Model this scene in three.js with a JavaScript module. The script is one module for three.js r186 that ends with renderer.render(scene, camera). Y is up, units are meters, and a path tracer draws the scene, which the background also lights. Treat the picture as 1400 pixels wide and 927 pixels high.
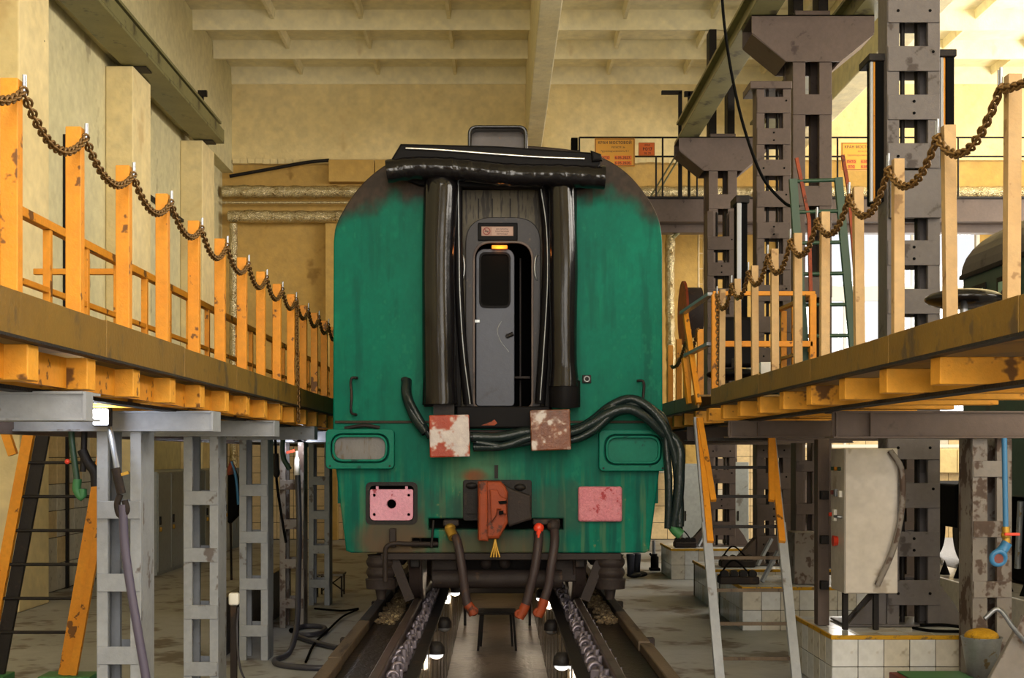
import * as THREE from 'three';
import { mergeGeometries } from 'three/addons/utils/BufferGeometryUtils.js';
import { RoundedBoxGeometry } from 'three/addons/geometries/RoundedBoxGeometry.js';
import { RectAreaLightUniformsLib } from 'three/addons/lights/RectAreaLightUniformsLib.js';

// ---------------------------------------------------------------- camera, sky, light, exposure
const F = 1800, VX = 680, VY = 622, EYE = 1.43;            // focal length and vanishing point in pixels, eye height above the rails
const scene = new THREE.Scene();
scene.background = new THREE.Color(1.0, 1.02, 1.06);       // overcast white sky
const camera = new THREE.PerspectiveCamera(2 * Math.atan(463.5 / F) * 180 / Math.PI, 1400 / 927, 0.1, 200);
camera.position.set(0, EYE, 0);
camera.lookAt(0, EYE, -10);
camera.setViewOffset(1400, 927, 700 - VX, 463.5 - VY, 1400, 927);
const renderer = new THREE.WebGLRenderer({ antialias: true });
renderer.toneMapping = THREE.LinearToneMapping;
renderer.toneMappingExposure = 1.06;
renderer.shadowMap.enabled = true;
RectAreaLightUniformsLib.init();
function daylight(name, w, h, x, y, z, tx, ty, tz, power, color = 0xfff6e8) {   // daylight entering at a window
  const l = new THREE.RectAreaLight(color, power, w, h);
  l.name = name; l.position.set(x, y, z); l.lookAt(tx, ty, tz); scene.add(l); return l;
}
const FLOOR = EYE - 2.15, WALLF = 33.5, WALLL = -7.0, WALLR = 16, BACK = 3.2, ROOF = 11.2;
daylight('daylight_gate', 3.4, 6.6, 0.4, 4.2, BACK - 0.14, 0.4, 4.2, 0, 12);
daylight('daylight_gate_right', 4.6, 4.8, 8.0, 3.6, BACK - 0.14, 8.0, 3.6, 0, 6);
daylight('daylight_gate_left', 2.2, 4.2, -4.6, 2.6, BACK - 0.14, -4.6, 2.6, 0, 5);
daylight('daylight_gate_high', 9.0, 1.6, 0.5, 9.3, BACK - 0.14, 0.5, 9.3, 0, 16);
for (let k = 0; k < 5; k++) daylight('daylight_side_' + k, 5.2, 3.6, WALLR - 0.14, 7.6, -(2 + k * 6.6), 0, 7.6, -(2 + k * 6.6), 16.5);
for (let k = 0; k < 3; k++) daylight('daylight_low_' + k, 5.2, 2.6, WALLR - 0.14, 2.6, -(4 + k * 9), 0, 2.6, -(4 + k * 9), 6);
daylight('daylight_far', 5.4, 5.6, 9.75, 4.5, -WALLF + 0.12, 9.75, 4.5, 0, 3);

// ---------------------------------------------------------------- helpers
let seed = 7;
const rnd = () => { seed = (seed * 1664525 + 1013904223) >>> 0; return seed / 4294967296; };
const V = (x, y, z) => new THREE.Vector3(x, y, z);
const X = (px, d) => (px - VX) * d / F, Y = (py, d) => EYE + (VY - py) * d / F;
const P = (px, py, d) => V(X(px, d), Y(py, d), -d);        // a pixel at a known depth d
const taken = {};
const numbered = (n) => { if (!(n in taken)) { taken[n] = 0; return n; } taken[n]++; return n + '_' + String(taken[n]).padStart(3, '0'); };
// tileable noise
const NS = 256;
function noiseField(s, cells, oct) {
  let q = s; const r = () => { q = (q * 1664525 + 1013904223) >>> 0; return q / 4294967296; };
  const out = new Float32Array(NS * NS); let amp = 1, tot = 0;
  for (let o = 0; o < oct; o++) {
    const c = cells << o, g = new Float32Array(c * c).map(r);
    for (let j = 0; j < NS; j++) for (let i = 0; i < NS; i++) {
      const x = i / NS * c, y = j / NS * c, x0 = Math.floor(x), y0 = Math.floor(y), fx = x - x0, fy = y - y0;
      const sx = fx * fx * (3 - 2 * fx), sy = fy * fy * (3 - 2 * fy), x1 = (x0 + 1) % c, y1 = (y0 + 1) % c;
      out[j * NS + i] += amp * ((g[y0 * c + x0] * (1 - sx) + g[y0 * c + x1] * sx) * (1 - sy) + (g[y1 * c + x0] * (1 - sx) + g[y1 * c + x1] * sx) * sy);
    }
    tot += amp; amp *= 0.55;
  }
  let lo = 1e9, hi = -1e9; for (const v of out) { lo = Math.min(lo, v); hi = Math.max(hi, v); }
  return out.map((v) => (v - lo) / (hi - lo));
}
const N1 = noiseField(11, 4, 6), N2 = noiseField(23, 8, 5), N3 = noiseField(37, 32, 3);
function nz(f, u, v) {
  u = (u - Math.floor(u)) * NS; v = (v - Math.floor(v)) * NS;
  const i = Math.floor(u) % NS, j = Math.floor(v) % NS, i1 = (i + 1) % NS, j1 = (j + 1) % NS, a = u - Math.floor(u), b = v - Math.floor(v);
  return (f[j * NS + i] * (1 - a) + f[j * NS + i1] * a) * (1 - b) + (f[j1 * NS + i] * (1 - a) + f[j1 * NS + i1] * a) * b;
}
const mix3 = (a, b, t) => [a[0] + (b[0] - a[0]) * t, a[1] + (b[1] - a[1]) * t, a[2] + (b[2] - a[2]) * t];
const sst = (a, b, x) => { x = Math.min(1, Math.max(0, (x - a) / (b - a))); return x * x * (3 - 2 * x); };
function tex(w, h, f, srgb = true) {
  const d = new Uint8Array(w * h * 4);
  for (let j = 0; j < h; j++) for (let i = 0; i < w; i++) {
    const c = f(i / w, j / h), o = (j * w + i) * 4;
    d[o] = Math.max(0, Math.min(255, c[0])); d[o + 1] = Math.max(0, Math.min(255, c[1])); d[o + 2] = Math.max(0, Math.min(255, c[2])); d[o + 3] = 255;
  }
  const t = new THREE.DataTexture(d, w, h); t.wrapS = t.wrapT = THREE.RepeatWrapping; t.magFilter = THREE.LinearFilter; t.minFilter = THREE.LinearMipmapLinearFilter; t.generateMipmaps = true;
  if (srgb) t.colorSpace = THREE.SRGBColorSpace; t.needsUpdate = true; return t;
}
const bumpA = tex(256, 256, (u, v) => { const g = 255 * (0.6 * nz(N2, u, v) + 0.4 * nz(N3, u, v)); return [g, g, g]; }, false);
function at(t, s, sy = s) { const c = t.clone(); c.repeat.set(1 / s, 1 / sy); c.needsUpdate = true; return c; }
// a: paint, b: its second tone, c: dirt / rust showing in patches
function mat(a, b, c, { patch = 0.62, soft = 0.12, s = 1.6, sy, rough = 0.7, metal = 0, bump = 0.002, bs = 0.35, streak = 0, spec = 0.5, cover = 0.85 } = {}) {
  const t = tex(256, 256, (u, v) => {
    const m = nz(N1, u, v), n = nz(N2, u + 0.31, v + 0.7), f = nz(N3, u, v), st = streak ? nz(N2, u * 3, v * 0.5 + 0.2) : 0.5;
    let col = mix3(a, b, 0.65 * m + 0.35 * f);
    col = mix3(col, c, cover * sst(patch, patch + soft, 0.6 * n + 0.25 * f + 0.15 * m + streak * (st - 0.5)));
    const k = 0.93 + 0.14 * f; return [col[0] * k, col[1] * k, col[2] * k];
  });
  const M = new THREE.MeshPhysicalMaterial({ map: at(t, s, sy ?? s), roughness: rough, metalness: metal, bumpMap: bump ? at(bumpA, bs) : null, bumpScale: bump, specularIntensity: metal > 0.3 ? 1 : spec });
  return M;
}
const plain = (c, rough = 0.6, metal = 0, o = {}) => new THREE.MeshPhysicalMaterial({ color: c, roughness: rough, metalness: metal, ...o });
const M = {
  plaster: mat([230, 212, 164], [220, 200, 146], [176, 150, 106], { s: 5, patch: 0.66, soft: 0.25, rough: 0.9, bump: 0.012, bs: 1.6, cover: 0.6 }),
  ochre: mat([200, 168, 104], [188, 152, 84], [120, 92, 50], { s: 4, patch: 0.68, soft: 0.2, rough: 0.9, bump: 0.008, bs: 1.3, cover: 0.6 }),
  panel: mat([214, 204, 164], [202, 194, 152], [150, 140, 112], { s: 4, patch: 0.68, soft: 0.2, rough: 0.85, bump: 0.004 }),
  ceil: mat([240, 232, 200], [230, 218, 178], [190, 172, 134], { s: 5, patch: 0.7, soft: 0.2, rough: 0.9, bump: 0.004, cover: 0.6 }),
  orange: mat([197, 134, 38], [184, 115, 26], [81, 52, 24], { s: 0.9, patch: 0.68, soft: 0.06, rough: 0.5, bump: 0.0015, bs: 0.2 }),
  paleOrange: mat([170, 144, 104], [150, 120, 80], [114, 88, 58], { s: 0.8, patch: 0.68, soft: 0.08, rough: 0.6, bump: 0.0015, bs: 0.2 }),
  joist: mat([212, 154, 55], [199, 134, 38], [75, 48, 22], { s: 1.1, patch: 0.66, soft: 0.1, rough: 0.55, bump: 0.002, bs: 0.2 }),
  fascia: mat([120, 92, 34], [100, 74, 26], [70, 56, 40], { s: 1.3, patch: 0.58, soft: 0.2, rough: 0.42, bump: 0.002, bs: 0.4, streak: 0.3 }),
  grey: mat([148, 152, 158], [128, 132, 140], [84, 76, 74], { s: 1.2, patch: 0.68, soft: 0.12, rough: 0.5, bump: 0.0015, bs: 0.3, streak: 0.15 }),
  greyDirty: mat([140, 136, 132], [112, 104, 100], [70, 54, 46], { s: 1.2, patch: 0.54, soft: 0.12, rough: 0.55, bump: 0.002, bs: 0.3, streak: 0.2 }),
  brown: mat([92, 79, 73], [78, 67, 62], [53, 42, 39], { s: 1.3, patch: 0.66, soft: 0.2, rough: 0.5, bump: 0.0015, bs: 0.3 }),
  tower: mat([101, 96, 96], [86, 81, 80], [54, 47, 45], { s: 1.1, patch: 0.66, soft: 0.15, rough: 0.45, bump: 0.002, bs: 0.25 }),
  crane: mat([128, 124, 84], [104, 100, 66], [60, 56, 40], { s: 1.6, patch: 0.6, soft: 0.2, rough: 0.42, bump: 0.001 }),
  dark: mat([30, 26, 25], [22, 18, 18], [49, 36, 28], { s: 0.9, patch: 0.66, soft: 0.15, rough: 0.6, bump: 0.003, bs: 0.2 }),
  under: mat([46, 38, 35], [34, 27, 26], [63, 47, 35], { s: 0.8, patch: 0.66, soft: 0.15, rough: 0.65, bump: 0.003, bs: 0.2 }),
  oily: mat([40, 33, 30], [29, 23, 21], [68, 55, 43], { s: 1.4, patch: 0.66, soft: 0.14, rough: 0.35, bump: 0.008, bs: 0.35 }),
  rail: mat([96, 84, 82], [78, 66, 62], [52, 42, 40], { s: 0.7, patch: 0.6, soft: 0.2, rough: 0.35, metal: 0.6, bump: 0.001 }),
  clip: mat([126, 118, 128], [98, 92, 102], [64, 54, 54], { s: 0.5, patch: 0.6, soft: 0.2, rough: 0.35, metal: 0.5, bump: 0.001 }),
  concrete: mat([170, 172, 174], [138, 138, 138], [80, 70, 64], { s: 3.2, patch: 0.54, soft: 0.2, rough: 0.5, bump: 0.004, bs: 0.8, cover: 0.8 }),
  concreteBrown: mat([98, 86, 78], [74, 64, 58], [50, 39, 36], { s: 3.2, patch: 0.55, soft: 0.2, rough: 0.4, bump: 0.004, bs: 0.8 }),
  pitFloor: mat([126, 112, 96], [96, 82, 70], [58, 44, 38], { s: 2.2, patch: 0.55, soft: 0.2, rough: 0.34, bump: 0.006, bs: 0.6 }),
  wood: mat([89, 76, 62], [68, 57, 46], [46, 36, 30], { s: 0.4, sy: 2.6, patch: 0.6, soft: 0.2, rough: 0.7, bump: 0.003, bs: 0.2 }),
  foil: mat([214, 204, 172], [196, 180, 140], [120, 96, 56], { s: 0.8, patch: 0.64, soft: 0.2, rough: 0.26, metal: 0.85, bump: 0.04, bs: 0.5 }),
  tile: mat([214, 216, 218], [202, 204, 206], [150, 142, 130], { s: 1.7, patch: 0.7, soft: 0.15, rough: 0.18, bump: 0, cover: 0.7 }),
  tileB: mat([204, 200, 190], [194, 188, 176], [130, 120, 106], { s: 1.7, patch: 0.66, soft: 0.15, rough: 0.2, bump: 0, cover: 0.7 }),
  tileCream: mat([220, 198, 158], [208, 184, 140], [160, 134, 96], { s: 1.7, patch: 0.7, soft: 0.15, rough: 0.25, bump: 0, cover: 0.6 }),
  pitTile: mat([130, 116, 92], [104, 90, 70], [60, 48, 36], { s: 0.8, sy: 2, patch: 0.56, soft: 0.2, rough: 0.14, bump: 0, streak: 0.3 }),
  grout: plain(0x3f3a34, 0.9), yellowTrim: mat([196, 150, 26], [176, 130, 20], [110, 90, 60], { s: 0.5, patch: 0.58, soft: 0.1, rough: 0.6, bump: 0.001 }),
  rubber: new THREE.MeshPhysicalMaterial({ color: new THREE.Color(0.005, 0.0045, 0.005), roughness: 0.15, specularIntensity: 0.6, bumpMap: at(bumpA, 0.2, 0.3), bumpScale: 0.0005 }),
  rubberMatt: plain(new THREE.Color(0.005, 0.0045, 0.005), 0.5, 0, { specularIntensity: 0.12 }), black: plain(new THREE.Color(0.005, 0.005, 0.005), 0.8, 0, { specularIntensity: 0.05 }),
  gate: mat([92, 86, 70], [70, 64, 52], [34, 30, 26], { s: 0.5, sy: 2.4, patch: 0.55, soft: 0.2, rough: 0.55, bump: 0.002, streak: 0.4 }),
  frameGrey: mat([33, 30, 31], [24, 21, 23], [63, 54, 40], { s: 0.8, patch: 0.68, soft: 0.1, rough: 0.4, bump: 0.001, metal: 0.2 }),
  door: mat([49, 52, 62], [40, 43, 52], [32, 30, 35], { s: 1.4, patch: 0.66, soft: 0.2, rough: 0.35, bump: 0.001, metal: 0.15 }),
  rust: mat([142, 62, 28], [106, 44, 22], [60, 32, 24], { s: 0.6, patch: 0.58, soft: 0.15, rough: 0.55, bump: 0.003, bs: 0.15 }),
  plateL: mat([158, 54, 24], [120, 44, 24], [170, 166, 166], { s: 1.5, patch: 0.5, soft: 0.12, rough: 0.38, bump: 0.003, bs: 0.2, cover: 0.95 }),
  plateR: mat([72, 48, 40], [112, 60, 32], [170, 164, 162], { s: 1.5, patch: 0.54, soft: 0.12, rough: 0.32, bump: 0.003, bs: 0.2, cover: 0.95 }),
  pink: mat([199, 144, 163], [190, 130, 151], [129, 51, 63], { s: 0.5, patch: 0.68, soft: 0.08, rough: 0.4, bump: 0.006, bs: 0.16 }),
  pinkDeep: mat([185, 110, 123], [192, 125, 135], [146, 48, 56], { s: 0.4, patch: 0.62, soft: 0.14, rough: 0.3, bump: 0.012, bs: 0.18 }),
  cable: new THREE.MeshPhysicalMaterial({ color: new THREE.Color(0.009, 0.016, 0.016), roughness: 0.22, specularIntensity: 0.5, bumpMap: at(bumpA, 0.25), bumpScale: 0.004 }),
  hose: mat([56, 46, 46], [46, 36, 36], [72, 48, 35], { s: 0.6, patch: 0.62, soft: 0.2, rough: 0.5, bump: 0.002 }),
  floorHose: plain(0x35343c, 0.45), chain: mat([132, 98, 44], [92, 66, 34], [52, 42, 36], { s: 0.1, patch: 0.5, soft: 0.2, rough: 0.45, metal: 0.5, bump: 0 }),
  greenTrim: mat([4, 106, 86], [4, 88, 72], [8, 50, 44], { s: 0.7, patch: 0.66, soft: 0.15, rough: 0.45, spec: 0.25, bump: 0.001, bs: 0.2 }),
  lens: mat([107, 106, 104], [91, 88, 88], [79, 64, 50], { s: 0.5, sy: 1.6, patch: 0.58, soft: 0.2, rough: 0.25, bump: 0.001, streak: 0.4 }),
  lampPlate: mat([92, 86, 84], [66, 60, 58], [104, 66, 40], { s: 0.6, patch: 0.62, soft: 0.15, rough: 0.45, metal: 0, bump: 0.002 }),
  chrome: plain(0xb9b6b0, 0.25, 0.9), zinc: mat([150, 154, 156], [128, 132, 134], [108, 90, 60], { s: 0.5, patch: 0.68, soft: 0.1, rough: 0.35, metal: 0.5, bump: 0.001 }),
  cabinet: mat([196, 190, 184], [184, 178, 172], [150, 140, 128], { s: 2, patch: 0.76, soft: 0.1, rough: 0.4, bump: 0 }),
  locker: mat([152, 156, 156], [138, 142, 142], [96, 90, 84], { s: 1.6, patch: 0.7, soft: 0.15, rough: 0.45, bump: 0.001 }),
  lockerBlue: mat([108, 124, 140], [96, 112, 128], [80, 82, 86], { s: 1.6, patch: 0.7, soft: 0.15, rough: 0.45, bump: 0.001 }),
  blue: plain(0x2f6f9f, 0.4), red: plain(0xd03a22, 0.4), brass: plain(0xb08a3a, 0.35, 0.7), yellow: plain(0xd89a16, 0.45), yellowRag: mat([206, 160, 40], [180, 134, 24], [130, 96, 30], { s: 0.3, patch: 0.6, soft: 0.2, rough: 0.5, bump: 0.01, bs: 0.1 }),
  green: plain(0x2f6a3c, 0.55), darkGreen: plain(0x1c3a28, 0.5), white: plain(0xe8e6e0, 0.5), steel: plain(0x8c9098, 0.35, 0.7), gravel: mat([120, 104, 80], [80, 66, 50], [160, 144, 110], { s: 0.35, patch: 0.6, soft: 0.1, rough: 0.9, bump: 0.03, bs: 0.2 }),
  curtain: mat([150, 78, 40], [128, 64, 34], [90, 50, 34], { s: 0.3, sy: 2, patch: 0.6, soft: 0.2, rough: 0.7, bump: 0.003 }), redBrown: plain(0x6a2a22, 0.5),
  coach: mat([62, 84, 74], [52, 72, 64], [60, 56, 50], { s: 2, patch: 0.66, soft: 0.2, rough: 0.45, bump: 0.001 }), roofGrey: mat([104, 100, 98], [90, 86, 84], [64, 60, 58], { s: 2, patch: 0.6, soft: 0.2, rough: 0.5, bump: 0.002 }),
  pane: new THREE.MeshPhysicalMaterial({ color: 0xffffff, transmission: 1, roughness: 0, thickness: 0 }), coachGlass: plain(0x9fc4b4, 0.12, 0),
  lamp: new THREE.MeshStandardMaterial({ color: 0xffffff, emissive: 0xeaf2ff, emissiveIntensity: 6 }), lampSmall: new THREE.MeshStandardMaterial({ color: 0xffffff, emissive: 0xffffff, emissiveIntensity: 1.4 }),
  amber: new THREE.MeshStandardMaterial({ color: 0xff9a3a, emissive: 0xff7a1e, emissiveIntensity: 0.5 }),
};
// ---- geometry helpers (world coordinates; d = depth in front of the camera, z = -d)
const bx = (x0, x1, y0, y1, d0, d1) => new THREE.BoxGeometry(x1 - x0, y1 - y0, d1 - d0).translate((x0 + x1) / 2, (y0 + y1) / 2, -(d0 + d1) / 2);
const rb = (x0, x1, y0, y1, d0, d1, r = 0.01, s = 2) => new RoundedBoxGeometry(x1 - x0, y1 - y0, d1 - d0, s, Math.min(r, (x1 - x0) / 2.1, (y1 - y0) / 2.1, (d1 - d0) / 2.1)).translate((x0 + x1) / 2, (y0 + y1) / 2, -(d0 + d1) / 2);
function bar(a, b, w, h = w, up = V(0, 1, 0)) {           // a square bar from a to b
  const L = a.distanceTo(b), g = new THREE.BoxGeometry(w, h, L), m = new THREE.Matrix4().lookAt(a, b, Math.abs(b.clone().sub(a).normalize().dot(up)) > 0.98 ? V(0, 0, 1) : up);
  return g.applyMatrix4(m.setPosition(a.clone().add(b).multiplyScalar(0.5)));
}
function rod(a, b, r, r2 = r, seg = 10) {
  const L = a.distanceTo(b), g = new THREE.CylinderGeometry(r2, r, L, seg);
  return g.applyQuaternion(new THREE.Quaternion().setFromUnitVectors(V(0, 1, 0), b.clone().sub(a).normalize())).translate((a.x + b.x) / 2, (a.y + b.y) / 2, (a.z + b.z) / 2);
}
function sweep(pts, r, n = 24, seg = 8, rf = null) {        // a capped tube along a smooth path
  const curve = new THREE.CatmullRomCurve3(pts, false, 'centripetal'), g = new THREE.TubeGeometry(curve, n, r, seg, false), p = g.attributes.position;
  const capG = [];
  if (rf) for (let i = 0; i <= n; i++) { const c = curve.getPointAt(i / n); for (let j = 0; j <= seg; j++) { const k = i * (seg + 1) + j, q = V(p.getX(k), p.getY(k), p.getZ(k)).sub(c).multiplyScalar(rf(i / n, j / seg)).add(c); p.setXYZ(k, q.x, q.y, q.z); } }
  if (rf) g.computeVertexNormals();
  for (const e of [0, n]) {
    const c = curve.getPointAt(e / n), pos = [], nor = curve.getTangentAt(e / n).multiplyScalar(e ? 1 : -1);
    for (let j = 0; j < seg; j++) { const a = e * (seg + 1) + j, b = a + 1, q = e ? [a, b] : [b, a]; pos.push(c.x, c.y, c.z); for (const k of q) pos.push(p.getX(k), p.getY(k), p.getZ(k)); }
    const cg = new THREE.BufferGeometry(); cg.setAttribute('position', new THREE.Float32BufferAttribute(pos, 3)); cg.setAttribute('normal', new THREE.Float32BufferAttribute(new Array(pos.length / 3).fill(0).flatMap(() => [nor.x, nor.y, nor.z]), 3)); cg.setAttribute('uv', new THREE.Float32BufferAttribute(new Array(pos.length / 3 * 2).fill(0), 2)); capG.push(cg);
  }
  return mergeGeometries([g.toNonIndexed(), ...capG]);
}
function shapeOf(pts) { const s = new THREE.Shape(); pts.forEach((p, i) => i ? s.lineTo(p[0], p[1]) : s.moveTo(p[0], p[1])); s.closePath(); return s; }
function prism(shape, d0, d1, bevel = 0, seg = 12) {       // outline in x, y pulled from depth d0 to d1
  const t = Math.max(1e-4, d1 - d0 - 2 * bevel);
  return new THREE.ExtrudeGeometry(shape, { depth: t, bevelEnabled: bevel > 0, bevelSize: bevel, bevelThickness: bevel, bevelSegments: 2, bevelOffset: -bevel, curveSegments: seg }).translate(0, 0, -d1 + bevel);
}
function rrect(x0, x1, y0, y1, r, r2 = r) {                 // r: upper corners, r2: lower corners
  const s = new THREE.Shape(); s.moveTo(x0 + r2, y0); s.lineTo(x1 - r2, y0); s.quadraticCurveTo(x1, y0, x1, y0 + r2); s.lineTo(x1, y1 - r); s.quadraticCurveTo(x1, y1, x1 - r, y1); s.lineTo(x0 + r, y1); s.quadraticCurveTo(x0, y1, x0, y1 - r); s.lineTo(x0, y0 + r2); s.quadraticCurveTo(x0, y0, x0 + r2, y0); return s;
}
const lathe = (prof, x, y, d, seg = 24) => new THREE.LatheGeometry(prof.map((p) => new THREE.Vector2(p[0], p[1])), seg).translate(x, y, -d);
function boxUV(g, ou = 0, ov = 0) {                                         // uv in metres, by the main direction of each face
  g = g.index ? g.toNonIndexed() : g; const p = g.attributes.position, uv = new Float32Array(p.count * 2), a = V(), b = V(), c = V(), n = V();
  for (let i = 0; i < p.count; i += 3) {
    a.fromBufferAttribute(p, i); b.fromBufferAttribute(p, i + 1); c.fromBufferAttribute(p, i + 2); n.copy(b).sub(a).cross(c.clone().sub(a));
    const ax = Math.abs(n.x), ay = Math.abs(n.y), az = Math.abs(n.z);
    [a, b, c].forEach((q, k) => { const [s, t] = ax >= ay && ax >= az ? [q.z, q.y] : ay >= az ? [q.x, q.z] : [q.x, q.y]; uv[(i + k) * 2] = s + ou; uv[(i + k) * 2 + 1] = t + ov; });
  }
  g.setAttribute('uv', new THREE.BufferAttribute(uv, 2)); return g;
}
const root = (o) => { while (o.parent && o.parent !== scene) o = o.parent; return o; };
function obj(name, geos, m, parent, keepUV = false) {
  const ou = rnd() * 7, ov = rnd() * 7;
  geos = (Array.isArray(geos) ? geos : [geos]).map((g) => { let q = g.index ? g.toNonIndexed() : g; for (const k of Object.keys(q.attributes)) if (!['position', 'normal', 'uv'].includes(k)) q.deleteAttribute(k); q.morphAttributes = {}; return keepUV ? q : boxUV(q, ou, ov); });
  let g = geos.length > 1 ? mergeGeometries(geos) : geos[0];
  const o = new THREE.Mesh(g, m); o.castShadow = o.receiveShadow = true;
  if (parent) { o.name = name; const r = root(parent); g.translate(-r.position.x, -r.position.y, -r.position.z); parent.add(o); }
  else {
    o.name = numbered(name); g.computeBoundingBox(); const bb = g.boundingBox, c = V((bb.min.x + bb.max.x) / 2, bb.min.y, (bb.min.z + bb.max.z) / 2);
    g.translate(-c.x, -c.y, -c.z); o.position.copy(c); scene.add(o);
  }
  return o;
}
function tag(o, label, category, group, kind) { o.userData.label = label; if (category) o.userData.category = category; if (group) o.userData.group = group; if (kind) o.userData.kind = kind; return o; }
function thing(name, label, category, x, y, d, group) { const o = new THREE.Group(); o.name = numbered(name); o.position.set(x, y, -d); scene.add(o); return tag(o, label, category, group); }
function struct(name, geos, m, label, category) { const o = obj(name, geos, m); o.userData.kind = 'structure'; if (label) o.userData.label = label; o.userData.category = category; return o; }
function sgroup(name, label, category) { const o = new THREE.Group(); o.name = numbered(name); scene.add(o); o.userData = { label, category, kind: 'structure' }; return o; }
function piece(name, geo, m, x, y, z, parent) { const o = new THREE.Mesh(geo, m); o.name = name; const r = root(parent); o.position.set(x - r.position.x, y - r.position.y, z - r.position.z); o.castShadow = o.receiveShadow = true; parent.add(o); return o; }

// ================================================================ the hall
{
  const T = 0.3;
  // floors: left and right of the raised track, the pit floor between
  struct('floor', [bx(WALLL, -1.3, FLOOR - 0.3, FLOOR, -BACK, WALLF), bx(1.3, WALLR, FLOOR - 0.3, FLOOR, -BACK, WALLF)], M.concrete, 'stained grey concrete workshop floor beside the track', 'floor');
  struct('pit_floor', bx(-0.66, 0.66, -1.4, -1.1, -BACK, WALLF), M.pitFloor, 'wet concrete floor of the inspection pit', 'floor');
  // left wall
  struct('wall_left', [bx(WALLL - T, WALLL, FLOOR - 0.3, 8.6, -BACK, WALLF), bx(WALLL - T, -6.72, 8.6, ROOF, -BACK, WALLF)], M.panel, 'pale plastered side wall under the crane beam', 'wall');
  // far wall: right bay has a tall window opening
  const wx0 = X(1062, WALLF), wx1 = X(1338, WALLF), wy0 = Y(612, WALLF), wy1 = Y(304, WALLF);
  const ledge = Y(221, WALLF);
  struct('wall_far', [bx(WALLL - T, wx0, FLOOR - 0.3, ledge, WALLF, WALLF + T), bx(wx1, WALLR + T, FLOOR - 0.3, ledge, WALLF, WALLF + T), bx(wx0, wx1, FLOOR - 0.3, wy0, WALLF, WALLF + T), bx(wx0, wx1, wy1, ledge, WALLF, WALLF + T)], M.ochre, 'ochre end wall behind the insulated pipes', 'wall');
  struct('wall_far_upper', bx(WALLL - T, WALLR + T, ledge, ROOF, WALLF - 0.18, WALLF + T), M.plaster, 'rough cream plaster band at the top of the end wall', 'wall');
  // uneven plaster lip along the ledge
  const lip = [], lx = []; for (let i = 0; i <= 60; i++) lx.push(-6.7 + i * 0.19);
  for (let i = 0; i < 60; i++) lip.push(bx(lx[i], lx[i + 1] + 0.01, ledge - 0.05 - 0.09 * nz(N2, i / 40, 0.3), ledge + 0.02, WALLF - 0.22, WALLF - 0.02));
  struct('trim_1', lip, M.plaster, 'crumbling plaster lip under the plaster band', 'trim');
  struct('trim_2', [rb(X(450, 33.3), X(512, 33.3), Y(250, 33.3), Y(220, 33.3), 33.15, 33.5, 0.02), rb(X(513, 33.3), X(560, 33.3), Y(250, 33.3), Y(220, 33.3), 33.15, 33.5, 0.02), rb(X(445, 33.3), X(462, 33.3), FLOOR, Y(305, 33.3), 33.2, 33.5, 0.02)], M.ochre, 'ochre block pilaster on the end wall', 'trim');
  // right wall and back wall with the windows the light comes through
  const holes = (z0, z1, y0, y1, list, mk) => { // vertical strips with openings [a0,a1,b0,b1] along one axis
    const out = []; const cuts = [...new Set([z0, z1, ...list.flatMap((h) => [h[0], h[1]])])].sort((a, b) => a - b);
    for (let i = 0; i + 1 < cuts.length; i++) { const a = cuts[i], b = cuts[i + 1], hs = list.filter((h) => h[0] <= a && h[1] >= b).sort((p, q) => p[2] - q[2]); let y = y0; for (const h of hs) { if (h[2] > y) out.push(mk(a, b, y, h[2])); y = h[3]; } if (y < y1) out.push(mk(a, b, y, y1)); }
    return out;
  };
  const rw = []; for (let k = 0; k < 5; k++) rw.push([2 + k * 6.6 - 2.65, 2 + k * 6.6 + 2.65, 5.75, 9.45]); 
  const lw = []; for (let k = 0; k < 3; k++) lw.push([4 + k * 9 - 2.65, 4 + k * 9 + 2.65, 1.25, 3.95]);
  struct('wall_right', holes(-BACK, WALLF, FLOOR - 0.3, ROOF, [...rw, ...lw].sort((a, b) => a[0] - b[0]), (a, b, y0, y1) => bx(WALLR, WALLR + T, y0, y1, a, b)), M.plaster, 'cream side wall with high windows of the right bay', 'wall');
  const gw = [[-1.35, 2.15, 0.87, 7.53], [5.65, 10.35, 1.15, 6.05], [-5.75, -3.45, 0.45, 4.75], [-4.05, 5.05, 8.45, 10.15]];
  struct('wall_back', holes(WALLL - T, WALLR + T, FLOOR - 0.7, ROOF, gw, (a, b, y0, y1) => bx(a, b, y0, y1, -BACK - T, -BACK)), M.plaster, 'cream gate wall with tall glazed gate', 'wall');
  let wn = 0;
  function windowAt(axis, a0, a1, y0, y1, pos, nv, nh, label, depthIn) { // frame, bars and pane set in the opening
    const w = sgroup('window_' + (++wn), label, 'window'); const g = [], along = (a, b, p, q, r0, r1) => axis === 'x' ? bx(a, b, p, q, r0, r1) : bx(r0, r1, p, q, a, b);
    const s = depthIn, f0 = Math.min(pos, pos + s * 0.08), f1 = Math.max(pos, pos + s * 0.08);
    g.push(along(a0, a0 + 0.08, y0, y1, f0, f1), along(a1 - 0.08, a1, y0, y1, f0, f1), along(a0, a1, y0, y0 + 0.08, f0, f1), along(a0, a1, y1 - 0.08, y1, f0, f1));
    obj('window_frame', g, M.white, w);
    for (let i = 1; i < nv; i++) { const a = a0 + (a1 - a0) * i / nv; obj('mullion', along(a - 0.03, a + 0.03, y0 + 0.08, y1 - 0.08, f0, f1), M.white, w); }
    for (let j = 1; j < nh; j++) { const y = y0 + (y1 - y0) * j / nh; obj('transom', along(a0 + 0.08, a1 - 0.08, y - 0.03, y + 0.03, f0, f1), M.white, w); }
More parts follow.
